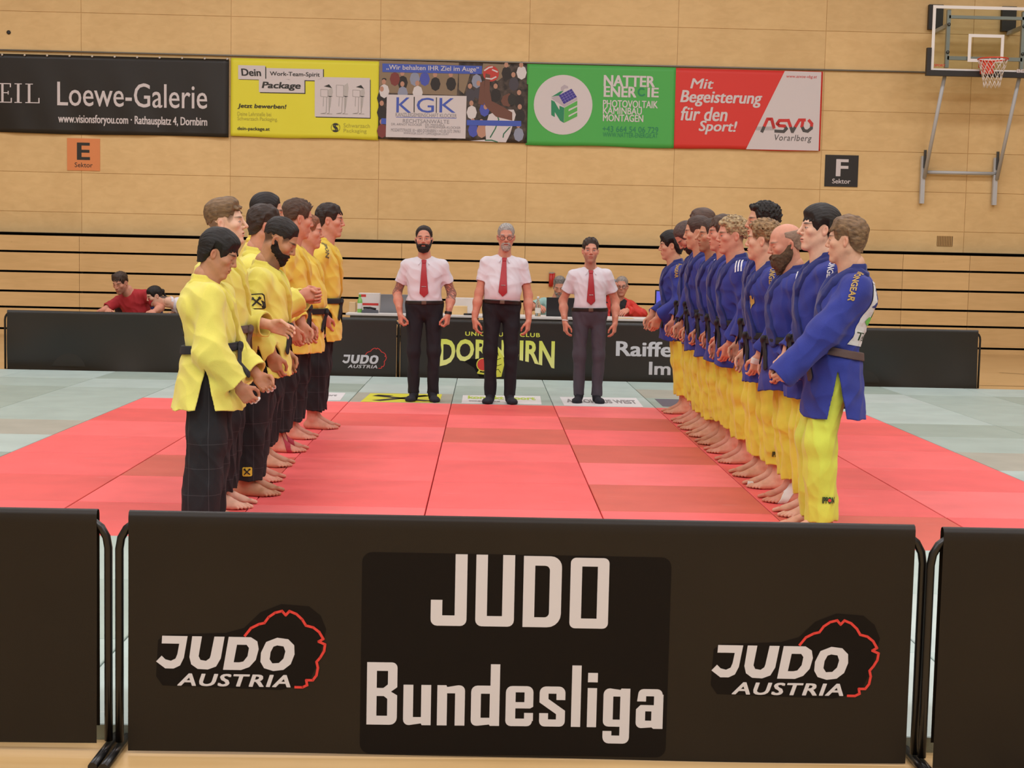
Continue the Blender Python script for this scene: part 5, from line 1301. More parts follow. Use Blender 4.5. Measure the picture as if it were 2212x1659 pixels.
cast['y4'] = yellow('fighter in yellow with wavy dark brown hair and red ear, behind the bearded one', -5.06, 572, 492, 1.76, dict(hair='wave', haircol='33261f', skin='ruddy', seed=4.2), M_BBELT, pitch=.15, yaw=.35, h=.004, rh=(.31, .05, 1.18), lh=(.33, .03, 1.16), x0=1.86, seed=4.1, hem=.15, hands=((1.1, 0), (.9, 0)), fdir=((.9, .2, .1), (.8, -.4, .1)), palm=((-.1, 1, -.2), (-.2, -1, -.1)))
cast['y5'] = yellow('fighter in yellow of whom mainly cropped black hair shows above the wavy head', -4.4, 577, 462, 1.80, dict(hair='short', haircol='1c1614', skin='mid', seed=5.2), M_BBELT, jm=M_YEL2, pitch=.1, yaw=.2, h=.0045, seed=5.4, nh=(640, 735))
cast['y6'] = yellow('fighter in yellow with short spiky brown hair, face turned away', -3.65, 643, 475, 1.84, dict(hair='spiky', haircol='4a372b', skin='ruddy', seed=6.2), M_BBELT, jm=M_YEL2, pitch=.15, yaw=.45, h=.0045, seed=6.6, open_=1.2, nh=(652, 728))
cast['y7'] = yellow('broad fighter in yellow with ruddy round face, second from the far end', -2.9, 668, 502, 1.74, dict(hair='short', haircol='7a4a30', skin='ruddy', fat=1., seed=7.1), M_BBELT, jm=M_YEL2, pitch=.08, yaw=0., h=.0045, seed=7.2, belly=.03, girth=1.1, nh=(672, 733))
cast['y8'] = yellow('fighter in yellow with short dark brown hair at the far end of the yellow row', -2.2, 713, 478, 1.84, dict(hair='wave', vol=.8, haircol='2b201b', skin='ruddy', seed=8.3), M_BBELT, jm=M_YEL2, pitch=.05, yaw=0., h=.0045, x0=1.92, seed=8.8, nh=(708, 706))
cast['b12'] = blue('fighter in blue with straight light brown hair seen from behind, nearest of the blue row', -6.42, 1828, 522, 1.70, dict(hair='wave', haircol='513d2b', hairtip='86694a', skin='fair', seed=1.4), M_BRBELT, tm=M_LIME, x0=5.16, pitch=.02, yaw=-.45, h=.0034, hs=.005, rh=(.12, .12, .90), lh=(.215, .17, .89), seed=11.1, hands=((1.1, 0), (1.1, 0)), sleeve=1.36, hem=.06, jhem=.66)
cast['b11'] = blue('fighter in blue with black curtain hair and pale face, second of the blue row', -6.0, 1768, 497, 1.76, dict(hair='straight', vol=1.1, haircol='1f1a17', skin='pale', nose=1.1, seed=2.6), M_BBELT, pitch=-.04, yaw=.1, h=.0034, hs=.005, seed=12.2, hem=.12, nh=(1720, 812))
cast['b10'] = blue('bald fighter in blue with a long brown beard', -5.5, 1697, 530, 1.72, dict(hair='bald', haircol='8b7361', skin='ruddy', beard='long', beardcol='54412f', down=1, seed=3.3), M_BBELT, pitch=.22, yaw=.05, h=.0036, hs=.005, seed=13.3, hem=.16, girth=1.06, nh=(1682, 818))
cast['b9'] = blue('fighter in blue with curly dark blond hair turned away', -4.95, 1648, 522, 1.72, dict(hair='curly', haircol='5a432c', hairtip='a3825a', skin='fair', seed=4.4), M_BBELT, pitch=.0, yaw=-.4, h=.004, seed=14.4, hem=.17, nh=(1628, 800))
cast['b8'] = blue('tall fighter in blue of whom mainly black curly hair shows behind the blond', -4.45, 1648, 482, 1.80, dict(hair='curly', vol=.7, haircol='18130f', skin='mid', seed=5.5), M_BBELT, pitch=.0, yaw=0., h=.0045, seed=15.5, nh=(1606, 795))
cast['b7'] = blue('young fighter in blue with bleached curly fringe and red cheeks', -3.8, 1581, 511, 1.77, dict(hair='curly', vol=.9, haircol='5f4932', hairtip='c4ab80', skin='ruddy', seed=6.6), M_BBELT, pitch=.06, yaw=.12, h=.0042, seed=16.6, hem=.18, nh=(1566, 770))
cast['b6'] = blue('fighter in blue with brown hair, face just showing behind the bleached fringe', -3.25, 1560, 506, 1.78, dict(hair='wave', haircol='4b3a2f', skin='ruddy', seed=7.7), M_BBELT, pitch=.06, yaw=.0, h=.0045, seed=17.7, hem=.2, nh=(1549, 748))
cast['b5'] = blue('fighter in blue with short dark hair and tan face looking level', -2.75, 1536, 511, 1.78, dict(hair='short', haircol='3a2c24', skin='tan', nose=1.2, stubble=.35, x0=1.92, seed=8.8), M_BBELT, pitch=.0, yaw=.15, h=.0042, seed=18.8, hem=.2, nh=(1526, 738))
cast['b4'] = blue('fighter in blue with dark brown hair hidden between the bowing man and the tan face', -2.25, 1507, 504, 1.80, dict(hair='short', haircol='43332b', skin='mid', seed=9.9), M_BBELT, pitch=.12, yaw=-.2, h=.005, seed=19.9, nh=(1502, 735))
cast['b3'] = blue('tallest fighter in blue, brown quiff just above the others at the far end', -1.75, 1514, 489, 1.86, dict(hair='fade', haircol='55433a', skin='mid', seed=1.9), M_BBELT, pitch=.05, yaw=0., h=.005, seed=20.1, nh=(1482, 726))
cast['b2'] = blue('fighter in blue bowing deeply, brown crew cut and dark beard', -1.25, 1486, 512, 1.84, dict(hair='short', vol=.7, haircol='51403a', skin='ruddy', beard='full', beardcol='2f221d', down=1, seed=2.9), M_BBELT, pitch=.85, yaw=.1, h=.0045, seed=21.2, hem=.2, nh=(1463, 720))
cast['b1'] = blue('fighter in blue with full black hair at the far end of the blue row', -.45, 1449, 532, 1.76, dict(hair='straight', vol=1.2, haircol='14110f', skin='mid', seed=3.9), M_BBELT, pitch=.12, yaw=-.1, h=.0045, seed=22.3, hem=.18, nh=(1413, 707))
# ---------------------------------------------------------------- marks on the judo suits
M_GOLD = flat('thread_gold', '#b5924a', .5); M_WTH = flat('thread_white', '#d8d6dc', .6); M_KTH = flat('thread_black', '#1b1a18', .6); M_GRTH = flat('thread_grey', '#6d6648', .6)
M_NAVY = flat('thread_navy', '#232a63', .6); M_GRN = flat('thread_green', '#63b043', .6); M_DGR = flat('thread_dark_green', '#1f3a1e', .6)
M_TAPE = mat('white_tape', '#d9d3cd', .7, bump=.3, bscale=300); M_RTAPE = mat('red_tape', '#a8283a', .7)
def shoulder_text(c, body, m, side, x=.0, ln=.20, ht=.034, z=.03):
    p = c['p']; sd = (-1, 1)[side]; S = p.S[side]
    o = S + p.f * (x + .02) + p.y * (-.045 * sd) + p.u * (.11 + z)
    ex = unit(p.y * sd * .55 - p.u * .95 + p.f * .22); nr = unit(p.y * sd * .8 + p.u * .55 + p.f * .35)
    ey = np.cross(nr, ex) if np.cross(nr, ex) @ p.f * (1 if side == 0 else -1) > 0 else -np.cross(nr, ex)
    return decal('lettering', body, c['J'], o, ex, ey, ln, ht, nr, m, c['j'], bold=.03, off=.0045)
def shoulder_stripes(c, m, side, x=.0, ln=.15):
    p = c['p']; sd = (-1, 1)[side]; S = p.S[side]
    o = S + p.f * (x + .035) + p.y * (-.02 * sd) + p.u * .13
    ex = unit(p.y * sd * .45 - p.u + p.f * .12); nr = unit(p.y * sd * .85 + p.u * .45 + p.f * .25); ey = -np.cross(nr, ex) * 1.
    pl = [[(.02, a), (.98, a), (.98, a + .2), (.02, a + .2)] for a in (0., .4, .8)]
    for pg in pl: decal('stripe', None, c['J'], o, ex, ey, ln, .052, nr, m, c['j'], polys=[pg], sub=3, off=.0045)
def have(k): return k in cast
if have('b12'):
    c = cast['b12']; p = c['p']
    shoulder_text(c, 'NIPPONGEAR', M_GOLD, 1, -.01, .24, .036, .02)
    o = p.T(.26, -.25, .165)
    decal('back_patch', None, c['J'], o, -p.y, p.u, .33, .34, -p.f, mat('patch_white', '#cfd0d0', .7), c['j'], polys=[[(i / 8, j / 8), (i / 8 + .125, j / 8), (i / 8 + .125, j / 8 + .125), (i / 8, j / 8 + .125)] for i in range(8) for j in range(8)], sub=1, off=.004)
    decal('lettering', 'Telekom', c['J'], o - p.y * .01 + p.u * .03, -p.y, p.u, .28, .045, -p.f, M_DGR, c['j'], off=.0065)
    decal('emblem', None, c['J'], o - p.y * .03 + p.u * .11, -p.y, p.u, .12, .09, -p.f, M_GRN, c['j'], polys=[[(.0, .3), (.2, .1), (.5, .0), (.6, .35), (.9, .4), (1, .8), (.7, 1), (.5, .6), (.2, .6)]], sub=3, off=.0065)
    decal('lettering', 'AUT', c['J'], o - p.y * .02 + p.u * .215, -p.y, p.u, .27, .10, -p.f, M_NAVY, c['j'], bold=.06, off=.0065)
    decal('piping', None, c['J'], o + p.u * .265 - p.y * -.005, -p.y, p.u, .34, .09, -p.f, M_WTH, c['j'], polys=[[(0, 0), (.05, 0), (.14, .85), (.12, 1), (.06, 1)], [(.06, 1), (.12, .85), (.9, .85), (.92, 1)]], sub=5, off=.0055)
if have('b11'): shoulder_text(cast['b11'], 'NIPPONGEAR', M_WTH, 1, -.03, .24, .036)
if have('b9'):
    c = cast['b9']; p = c['p']; shoulder_text(c, 'NIPPONGEAR', M_GOLD, 1, -.02, .24, .036)
    pl = [[(.5, 0), (.65, .3), (.95, .45), (1, .95), (.75, .7), (.6, .75), (.55, 1), (.42, 1), (.4, .75), (.25, .7), (0, .95), (.05, .45), (.35, .3)]]
    decal('crest', None, c['J'], p.T(.50, .12, .055), p.y, p.u, .06, .085, unit(p.f + p.y * .5), M_GOLD, c['j'], polys=pl, sub=2, off=.0055)
if have('b1'): shoulder_text(cast['b1'], 'NIPPONGEAR', M_GOLD, 1, -.02, .22, .034)
for k in ('b10', 'b7', 'b5'):
    if have(k): shoulder_stripes(cast[k], M_WTH, 1, -.07 if k == 'b10' else -.045)
if have('y8'): shoulder_text(cast['y8'], 'NIPPON', M_GRTH, 0, -.02, .20, .036)
if have('y1'):
    c = cast['y1']; p = c['p']
    decal('lettering', 'AU', c['J'], p.T(.33, -.3, -.045), unit(-p.y * .8 + p.f * .35), p.u, .105, .058, unit(-p.f * .8 - p.y * .45), M_KTH, c['j'], bold=.07, off=.005)
    decal('lettering', 'K', c['J'], p.T(.58, -.3, -.06), unit(-p.y * .8 + p.f * .35), p.u, .04, .05, unit(-p.f * .8 - p.y * .45), M_KTH, c['j'], bold=.07, off=.005)
def leg_mark(c, px, py, w, h, polys, m, side, sub=2, off=.004, name='emblem', body=None):
    x0, y0 = c['loc']; p = c['p']; sg = 1 if c['face'] == 0 else -1; q = atY(px, py, y0 - .2)
    o = V((q.x - x0) * sg - (w / 2) * sg, (-.2) * sg if True else 0, q.z - h / 2)
    ex = V(sg, 0, 0); nr = V(0, -sg, 0)
    return decal(name, body, c['TS'], o, ex, V(0, 0, 1), w, h, nr, m, c['tr'], polys=polys, sub=sub, off=off, bold=.05 if body else 0)
ROUND = [[(.1, 0), (.9, 0), (1, .1), (1, .9), (.9, 1), (.1, 1), (0, .9), (0, .1)]]
XB = [[(.10, .20), (.20, .10), (.86, .76), (.76, .86)], [(.90, .20), (.80, .10), (.14, .76), (.24, .86)], [(.64, .82), (.82, .64), (.94, .80), (.80, .94)], [(.36, .82), (.18, .64), (.06, .80), (.20, .94)]]
if have('y3'):
    c = cast['y3']; p = c['p']; A = p.S[0] * .62 + p.E[0] * .38
    for pl, m, of, sc in ((ROUND, M_KTH, .0042, .09), (ROUND, M_YEL, .0085, .078), (XB, M_KTH, .0125, .066)):
        decal('sleeve_badge', None, c['J'], A - V(sc / 2 - .045, .25, sc / 2), V(1, 0, .12), V(-.12, 0, 1), sc, sc, V(0, -1, .1), m, c['j'], polys=pl, sub=2, off=of)
    leg_mark(c, 533, 1020, .055, .055, ROUND, flat('badge_yellow', '#d9c23e', .6), 0, off=.005)
    leg_mark(c, 533, 1020, .048, .048, XB, M_KTH, 0, off=.010)
for k, px, py in (('b12', 1793, 1083), ('b9', 1682, 983)):
    if have(k):
        c = cast[k]
        leg_mark(c, px, py, .068, .036, None, M_DGR, 1, body='IPPON', name='lettering', off=.005)
        leg_mark(c, px + 2, py, .018, .018, [[(.5 + .5 * math.cos(a), .5 + .5 * math.sin(a)) for a in [k_ * PI / 5 for k_ in range(10)]]], M_REDP, 1, off=.0066, sub=0)
# tapes on hands and feet
def wrap(c, name, shape, ctr, d, hw, m, th=.003, h=.004):
    d = unit(d); S = Shape(*shape.u); S.mods = list(shape.mods)
    S.mod(lambda P, e: np.maximum(e - th, np.abs((P - ctr) @ d) - hw))
    return solid(name, S, h, m, c['t'])
if have('b9'):
    c = cast['b9']; p = c['p']; i = 1; d = V(.22, -.12, -1)
    wrap(c, 'wrist_tape', Shape(*hand_prims(p.W[i], d, V(.25, -1, .1), -1, p.s, .6, .1)[:3]), p.W[i] + unit(d) * .030, d, .020, M_TAPE)
if have('b10'):
    c = cast['b10']; p = c['p']; fs = foot_shape(p.A[1], p.toe[1], 1, p.s); wrap(c, 'foot_tape', fs, p.A[1] + V(.05, 0, -.03), V(.8, 0, .6), .024, M_TAPE)
if have('b9'):
    c = cast['b9']; p = c['p']; fs = foot_shape(p.A[1], p.toe[1], 1, p.s); q = p.A[1] + V(.165, -.03, -.06); wrap(c, 'toe_tape', Shape(cone(q - V(.02, 0, 0), q + V(.02, 0, 0), .0155, .0155)), q, V(1, 0, 0), .018, M_TAPE)
if have('y6'):
    c = cast['y6']; p = c['p']
    for i in (0, 1): fs = foot_shape(p.A[i], p.toe[i], (-1, 1)[i], p.s); wrap(c, 'foot_tape', fs, p.A[i] + V(.085, 0, -.05), V(.9, 0, .35), .018, M_RTAPE)
if have('y1'):
    c = cast['y1']; p = c['p']
    for i in (0, 1):
        fd = unit(V(*((.55, .25, -.8), (.6, -.3, -.7))[i])); hp = hand_prims(p.W[i], fd, V(.25, (1, -1)[i], .1), (1, -1)[i], p.s, .8, .1)
        for j in range(3): 
            S = Shape(hp[4 + 3 * j]); wrap(c, 'finger_tape', S, S.u[0].c, fd + V(0, (.5, -.5)[i], 0), .009, M_TAPE, .0022, .003)
# ---------------------------------------------------------------- referees and officials
M_SHIRT = mat('white_shirt_cotton', '#d6d0d6', .75, var=.02, bump=.15, bscale=400); M_TIE = mat('red_tie_silk', '#a3222b', .5, bump=.2, bscale=500); M_SUIT = mat('black_suit_wool', '#15131a', .85, var=.1); M_GREYT = mat('grey_suit_wool', '#46424b', .85, var=.08)
M_LEATH = flat('black_leather', '#17110f', .4); M_SOCK = mat('black_sock', '#1c1b24', .9, bump=.3, bscale=400); M_STL = mat('polished_steel', '#b5b5b8', .25, metal=.9)
def shirt_shapes(p, belly=0., seed=1., sleeve=.62, infl=.010, hem=None, amp=.0032, sr=.062):
    core = torso_prims(p, infl, belly); S = Shape(*core); C0 = Shape(*core)
    zc = float(p.T(.08, 0, 0)[2]) if hem is None else hem
    for i in (0, 1):
        dr = unit(p.E[i] - p.S[i]); c = p.S[i] + (p.E[i] - p.S[i]) * min(sleeve, 1.)
        if sleeve <= 1: S.add(cone(p.S[i], p.S[i] + (p.E[i] - p.S[i]) * .8, .060, sr + .004, k=.04, cut=(c, dr)))
        else:
            d2 = unit(p.W[i] - p.E[i]); c2 = p.E[i] + (p.W[i] - p.E[i]) * (sleeve - 1)
            S.add(cone(p.S[i], p.E[i], .062, sr, k=.04), cone(p.E[i], p.W[i], sr, sr * .8, k=.04, cut=(c2, d2)))
    S.mod(lambda P, d: np.maximum(d - folds(P, amp, seed, 1.1) - .003 * np.exp(-((P[:, 2] - zc - .05) / .03) ** 2), zc - P[:, 2]))
    for i in (0, 1):
        if sleeve <= 1:
            dr = unit(p.E[i] - p.S[i]); c = p.S[i] + (p.E[i] - p.S[i]) * sleeve
            S.sub(cone(c - dr * .05, c + dr * .05, .050, .058), .003)
    S.sub(cone(p.T(.96, .012, 0), p.N + p.u * .14 + p.f * .03, .052 * p.s, .058 * p.s), .006)
    return S, C0
def collar(p, m, par, h=.0045, open_=.0, hgt=.40):
    K = Shape(); r = .058 * p.s
    ring = [p.T(.985, -.012, 0) + p.f * (r * 1.05 * math.cos(a)) + p.y * (r * math.sin(a)) + p.u * (.016 - .020 * math.cos(a)) for a in [(.30 + open_ + (2 * PI - .60 - 2 * open_) * k / 10) for k in range(11)]]
    for a, b in zip(ring, ring[1:]): K.add(cone(a, b, .0085, .0085, k=.004, n=p.u, s=hgt))
    for s_, e in ((1, ring[0]), (-1, ring[-1])):
        tip = p.T(.86, .115, .052 * s_); K.add(cone(e - p.u * .004, tip, .019, .006, k=.004, n=unit(p.f + p.u * .6), s=2.6))
    return solid('collar', K, h, m, par)
def tie(p, C0, par, belly=0.):
    def f(P, d):
        a = ((P - p.P) @ p.u) / p.L; y = np.abs((P - p.P) @ p.y); fx = (P - p.P) @ p.f
        w_ = np.interp(a, [.20, .285, .885, .89, .93, .955], [-.002, .043, .020, .020, .024, .026]).astype(F)
        return np.maximum.reduce([np.abs(d - .010 - .006 * (a > .89)) - .006, (y - w_) * .8, -fx, a - .955])
    T_ = Shape(*C0.u); T_.mod(f); o = solid('tie', T_, .004, M_TIE, par)
    q = march(C0, [p.T(.42, .3, 0)], -p.f, .4, .019)[0]
    R = p.R; MBx = Shape(box(q, V(.003, .022, .003), R, .001)); solid('tie_clip', MBx, .0018, M_STL, o, pad=.006)
    return o
def glasses(p, par, m, up=0., w=.031):
    b = MB(); s = p.s
    def g(x, y, z): return p.C + (V(x, y, z) * s) @ p.Rh.T
    for sd in (1, -1):
        ring = [Vector(map(float, g(.103 - .10 * abs(sd * (.032 + .024 * math.cos(a))) ** 1.2 + up * -.03, sd * .034 + .024 * math.cos(a), .004 + up * .10 + .018 * math.sin(a) - up * .02))) for a in [2 * PI * k / 18 for k in range(18)]]
        b.tube(ring, .0022, close=True, seg=6)
        b.tube([Vector(map(float, g(.095 - up * .03, sd * .058, .008 + up * .09))), Vector(map(float, g(.03 - up * .02, sd * .080, .012 + up * .07))), Vector(map(float, g(-.02, sd * .082, .008 + up * .06)))], .002, seg=6)
    b.tube([Vector(map(float, g(.105 - up * .03, .011, .008 + up * .09))), Vector(map(float, g(.105 - up * .03, -.011, .008 + up * .09)))], .002, seg=6)
    return b.build('glasses', m, par)
def referee(label, x, y, H, head_px, v, pants, belly=0., seed=1., girth=1., pitch=0., yaw=0., rh=None, lh=None, curl=.6):
    face = -PI / 2; t = thing('referee', label, 'person', (x, y, 0), face, 'referees standing in white shirts')
    w_ = atY(*head_px, y); head = (.035, w_.x - x, w_.z)
    p = Pose(H, head, pitch, yaw, ax=.0, px=.0, rh=rh, lh=lh, girth=girth, toe=.22, stance=.095)
    build_body(p, v, t, M_SKIN, .0042, feet='none', forearm=True, hands=((curl, 0), (curl, 0)), palm=((-.35, 1, 0), (-.35, -1, 0)), fdir=((.12, .1, -1), (.12, -.1, -1)))
    dress_head(p, v, t, .0042)
    S, C0 = shirt_shapes(p, belly, seed); sh = solid('shirt', S, .0055, M_SHIRT, t); collar(p, M_SHIRT, sh); tie(p, C0, t, belly)
    TS = trousers_shape(p, .075, seed, 1., slim=True, foldamp=.0045); solid('trousers', TS, .006, pants, t)
    Bc = p.T(.10, 0, 0); Bt = Shape(*torso_prims(p, .012, belly)); Bt.mod(lambda P, d: np.maximum(np.abs(d - .003) - .006, np.abs((P - Bc) @ p.u) - .018)); bl = solid('belt', Bt, .005, M_LEATH, t)
    q = march(Shape(*torso_prims(p, .012, belly)), [Bc + p.f * .3], -p.f, .4, .012)[0]; solid('buckle', Shape(box(q, V(.004, .024, .018), p.R, .002)), .003, mat('buckle_metal', '#6f5a50', .35, metal=.7), bl, pad=.01)
    for i in (0, 1): solid('sock', foot_shape(p.A[i], p.toe[i], (-1, 1)[i], p.s, True), .006, M_SOCK, t)
    return t, p
t1, p1 = referee('referee with dark full beard and tattooed arms, left of the three in white shirts', 2.715, .22, 1.765, (916, 518), dict(hair='recede', vol=1.25, haircol='231a17', skin='ruddy', beard='full', beardcol='211815', tattoo=1, seed=1.2), M_SUIT, seed=31., girth=1.06, rh=(.09, .235, .86), lh=(.10, .235, .86), curl=1.0)
w_ = p1.W[1]; d_ = unit(V(.12, -.1, -1)); c_ = dict(t=t1); wrap(c_, 'wristwatch', Shape(cone(w_ - d_ * .05, w_ + d_ * .02, .031, .030)), w_ - d_ * .02, d_, .014, M_LEATH, .005)
t2, p2 = referee('grey-haired referee with glasses and goatee, middle of the three in white shirts', 3.475, .17, 1.80, (1093, 513), dict(hair='short', vol=.6, haircol='98948f', skin='ruddy', beard='goatee', beardcol='a59a90', down=1, seed=2.2), M_SUIT, belly=.035, seed=32., girth=1.04, pitch=.12, rh=(.07, .265, .82), lh=(.07, .265, .82), curl=.5)
glasses(p2, t2, flat('glasses_frame', '#2a2523', .3))
t3, p3 = referee('youngest referee with short upswept hair and grey trousers, right of the three', 4.36, .40, 1.69, (1275, 543), dict(hair='spiky', haircol='33271f', skin='ruddy', stubble=.35, seed=3.2), M_GREYT, seed=33., rh=(.05, .25, .80), lh=(.05, .25, .80), curl=.5)
w_ = p3.W[0]; wrap(dict(t=t3), 'bracelet', Shape(cone(w_ - d_ * .05, w_ + d_ * .02, .029, .028)), w_ - d_ * .02, d_, .006, M_TAPE, .004)
M_CHAIR = mat('chair_blue_fabric', '#2c3a6b', .8); M_CHR = mat('chair_steel', '#6d6e70', .3, metal=.8)
def chair(label, x, y, face, m=M_CHAIR):
    t = thing('stacking_chair', label, 'chair', (x, y, FLOOR_Z), face, 'chairs behind the barriers')
    MB().box((-.22, -.22, .42), (.22, .22, .46), bev=.012).build('seat', m, t)
    MB().box((-.25, -.21, .60), (-.22, .21, .90), bev=.01).build('backrest', m, t)
    for sx_ in (.2, -.235):
        for sy_ in (.2, -.2): MB().tube([(sx_, sy_, .0), (sx_, sy_, .42 if sx_ > 0 else .88)], .011).build('leg', M_CHR, t)
    return t
def sitter(label, x, y, face, head_px, H, v, top, seed=1., pitch=.3, yaw=0., sleeve=.62, rh=None, lh=None, chair_label='', girth=1., neck=None, hands=((.7, 0), (.7, 0)), palm=((0, 1, -.3), (0, -1, -.3)), fdir=(None, None), bottom=None, col=True, sr=.064):
    ca, sa = math.cos(face), math.sin(face); chair(chair_label, x + SIT * ca, y + SIT * sa, face)
    t = thing('official', label, 'person', (x, y, FLOOR_Z), face, 'officials seated behind the barriers')
    w_ = atY(*head_px, y); ca, sa = math.cos(face), math.sin(face); dx, dy = w_.x - x, 0
    hx, hy = dx * ca + dy * sa, -dx * sa + dy * ca
    p = Pose(H, (hx, hy, w_.z - FLOOR_Z), pitch, yaw, ax=.42 + SIT, px=SIT, hips=.56, rh=rh, lh=lh, girth=girth, toe=.1, neck=neck)
    return t, p
def finish(t, p, v, top, seed, sleeve, hands, palm, fdir, col=True, sr=.064, bottom=None):
    build_body(p, v, t, M_SKIN, .0048, feet='none', forearm=True, hands=hands, palm=palm, fdir=fdir, seated=True)
    dress_head(p, v, t, .0048)
    S, C0 = shirt_shapes(p, .02, seed, sleeve, .014, hem=p.P[2] - .06, amp=.005, sr=sr); sh = solid('shirt', S, .0065, top, t)
    if col: collar(p, top, sh, .005, .25)
    Q = Shape(ell(p.T(0, -.02, 0), V(.15, .18, .11), None, k=0))
    for sd in (-1, 1): Q.add(cone(p.P + V(.0, .09 * sd, -.03), V(float(p.P[0]) + .46, .10 * sd, .50), .085, .068, k=.03), cone(V(float(p.P[0]) + .46, .10 * sd, .50), V(float(p.P[0]) + .48, .10 * sd, .06), .066, .055, k=.02))
    solid('trousers', Q, .012, bottom or M_SUIT, t)
    for sd in (-1, 1): solid('shoe', Shape(cone(V(float(p.P[0]) + .46, .10 * sd, .045), V(float(p.P[0]) + .64, .11 * sd, .035), .042, .036)).mod(lambda P, d: smax(d, .001 - P[:, 2], .004)), .01, M_LEATH, t)
    return sh, C0
PAL = ((0, .6, -1), (0, -.6, -1))
v = dict(hair='wave', vol=.8, haircol='3b2c24', skin='ruddy', stubble=.4, down=1, seed=5.)
SIT = -.26
t, p = sitter('man in a red t-shirt leaning forward behind the plain far barrier', -1.02, 4.15, -PI / 2, (260, 612), 1.80, v, None, pitch=.40, yaw=-.35, rh=(.26, .30, .72), lh=(.26, .26, .72), chair_label='chair under the man in the red t-shirt', neck=(-.10, -.12))
sh, C0 = finish(t, p, v, mat('red_jersey', '#a31f26', .8, var=.06), 41., .62, ((.5, 0), (.5, 0)), PAL, ((1, .3, -.2), (1, -.3, -.2)), False, .070)
decal('sleeve_print', None, Shape(*shirt_shapes(p, .02, 41., .62, .014, hem=.5, amp=.005, sr=.070)[0].u), p.S[0] + V(-.02, -.25, -.04), V(0, 1, 0), V(0, 0, 1), .14, .16, V(.4, -.8, .6), flat('jersey_dark_print', '#3c2a30', .8), sh, polys=[[(.1, .1), (.5, 0), (.9, .3), (1, .8), (.6, 1), (.2, .8), (0, .5)]], sub=3, off=.012)
v = dict(hair='bun', haircol='1b1613', skin='pale', chin=.92, jaw=.9, seed=6., down=1)
SIT = -.34
t, p = sitter('woman in a white polo shirt with tied dark hair, leaning towards the red t-shirt', -.26, 4.2, -PI / 2 - .75, (334, 640), 1.66, v, None, pitch=.35, yaw=-.3, rh=(.26, .26, .68), lh=(.26, .26, .68), chair_label='chair under the woman in the white polo shirt', girth=.88, neck=(-.15, -.085))
finish(t, p, v, M_SHIRT, 42., .6, ((.5, 0), (.5, 0)), PAL, ((1, .3, -.2), (1, -.3, -.2)))
v = dict(hair='short', haircol='77716b', skin='ruddy', beard='short', beardcol='8d8580', down=1, seed=7.)
SIT = -.16
t, p = sitter('man in a pale teal polo shirt with sunglasses on his hair, behind the black laptop', 4.19, 4.85, -PI / 2, (1209, 620), 1.78, v, None, pitch=.4, yaw=-.1, rh=(.34, .20, .86), lh=(.34, .20, .86), chair_label='chair under the man in the teal polo shirt')
finish(t, p, v, mat('teal_polo', '#93b7b0', .8), 43., .62, ((.5, 0), (.5, 0)), PAL, ((1, .3, -.2), (1, -.3, -.2)))
glasses(p, t, flat('sunglasses_dark', '#191718', .2), up=1.35)
v = dict(hair='buzz', haircol='8a8078', skin='ruddy', seed=8.)
SIT = -.10
t, p = sitter('man in an open red jacket speaking into a microphone at the right of the table', 4.99, 4.75, -PI / 2 - .15, (1343, 619), 1.76, v, None, pitch=.1, rh=(.22, .06, 1.10), lh=(.36, .16, .84), chair_label='chair under the man with the microphone')
sh, C0 = finish(t, p, v, mat('black_tshirt', '#1b1a1e', .8), 44., .6, ((1.25, 0), (.5, 0)), ((.3, .9, .2), (0, -.6, -1)), ((.25, .45, .85), (1, -.3, -.2)), False)
glasses(p, t, flat('glasses_frame', '#2a2523', .3))
Jk, _ = shirt_shapes(p, .03, 45., 1.86, .026, hem=p.P[2] - .08, amp=.006, sr=.076)
Jk.mod(lambda P, d: np.maximum(d, -np.maximum(np.abs((P - p.P) @ p.y) - .070 - .04 * np.clip(((P - p.P) @ p.u) / p.L - .2, 0, 1), -((P - p.P) @ p.f - .02))))
solid('jacket', Jk, .0065, mat('red_softshell', '#c92d22', .6, var=.06), t)
decal('chest_print', None, Shape(*torso_prims(p, .022, .02)), p.T(.58, .3, .01), p.y, p.u, .075, .07, p.f, M_WTH, sh, polys=[[(.2, 0), (.8, .1), (1, .5), (.7, 1), (.2, .9), (0, .45)]], sub=2, off=.006)
mw = p.W[0] + unit(V(.25, .45, .85)) * .07 + p.Rh @ V(.03, .0, 0)
ca = bpy.data.objects.new('x', None); Mx = Matrix.Translation((4.99, 4.75, FLOOR_Z)) @ Matrix.Rotation(-PI / 2 - .15, 4, 'Z')
mt = thing('microphone', 'handheld black microphone with a silver grille held by the man in the red jacket', 'microphone', Mx @ Vector(map(float, mw)))
ax_ = Vector(map(float, (p.C + V(.09, 0, -.07)))) - Vector(map(float, mw)); ax_ = (Mx.to_3x3() @ ax_).normalized() if ax_.length > .02 else Vector((0, 0, 1)); ax_ = (ax_ + Vector((0, 0, 1.2))).normalized()
MB().tube([ax_ * -.09, ax_ * .05], [.012, .016], seg=14).build('handle', M_LEATH, mt)
MB().tube([ax_ * .05, ax_ * .062, ax_ * .085, ax_ * .098], [.018, .026, .025, .010], seg=16).build('grille', mat('mic_grille', '#8f9096', .5, metal=.5, bump=.8, bscale=900), mt)
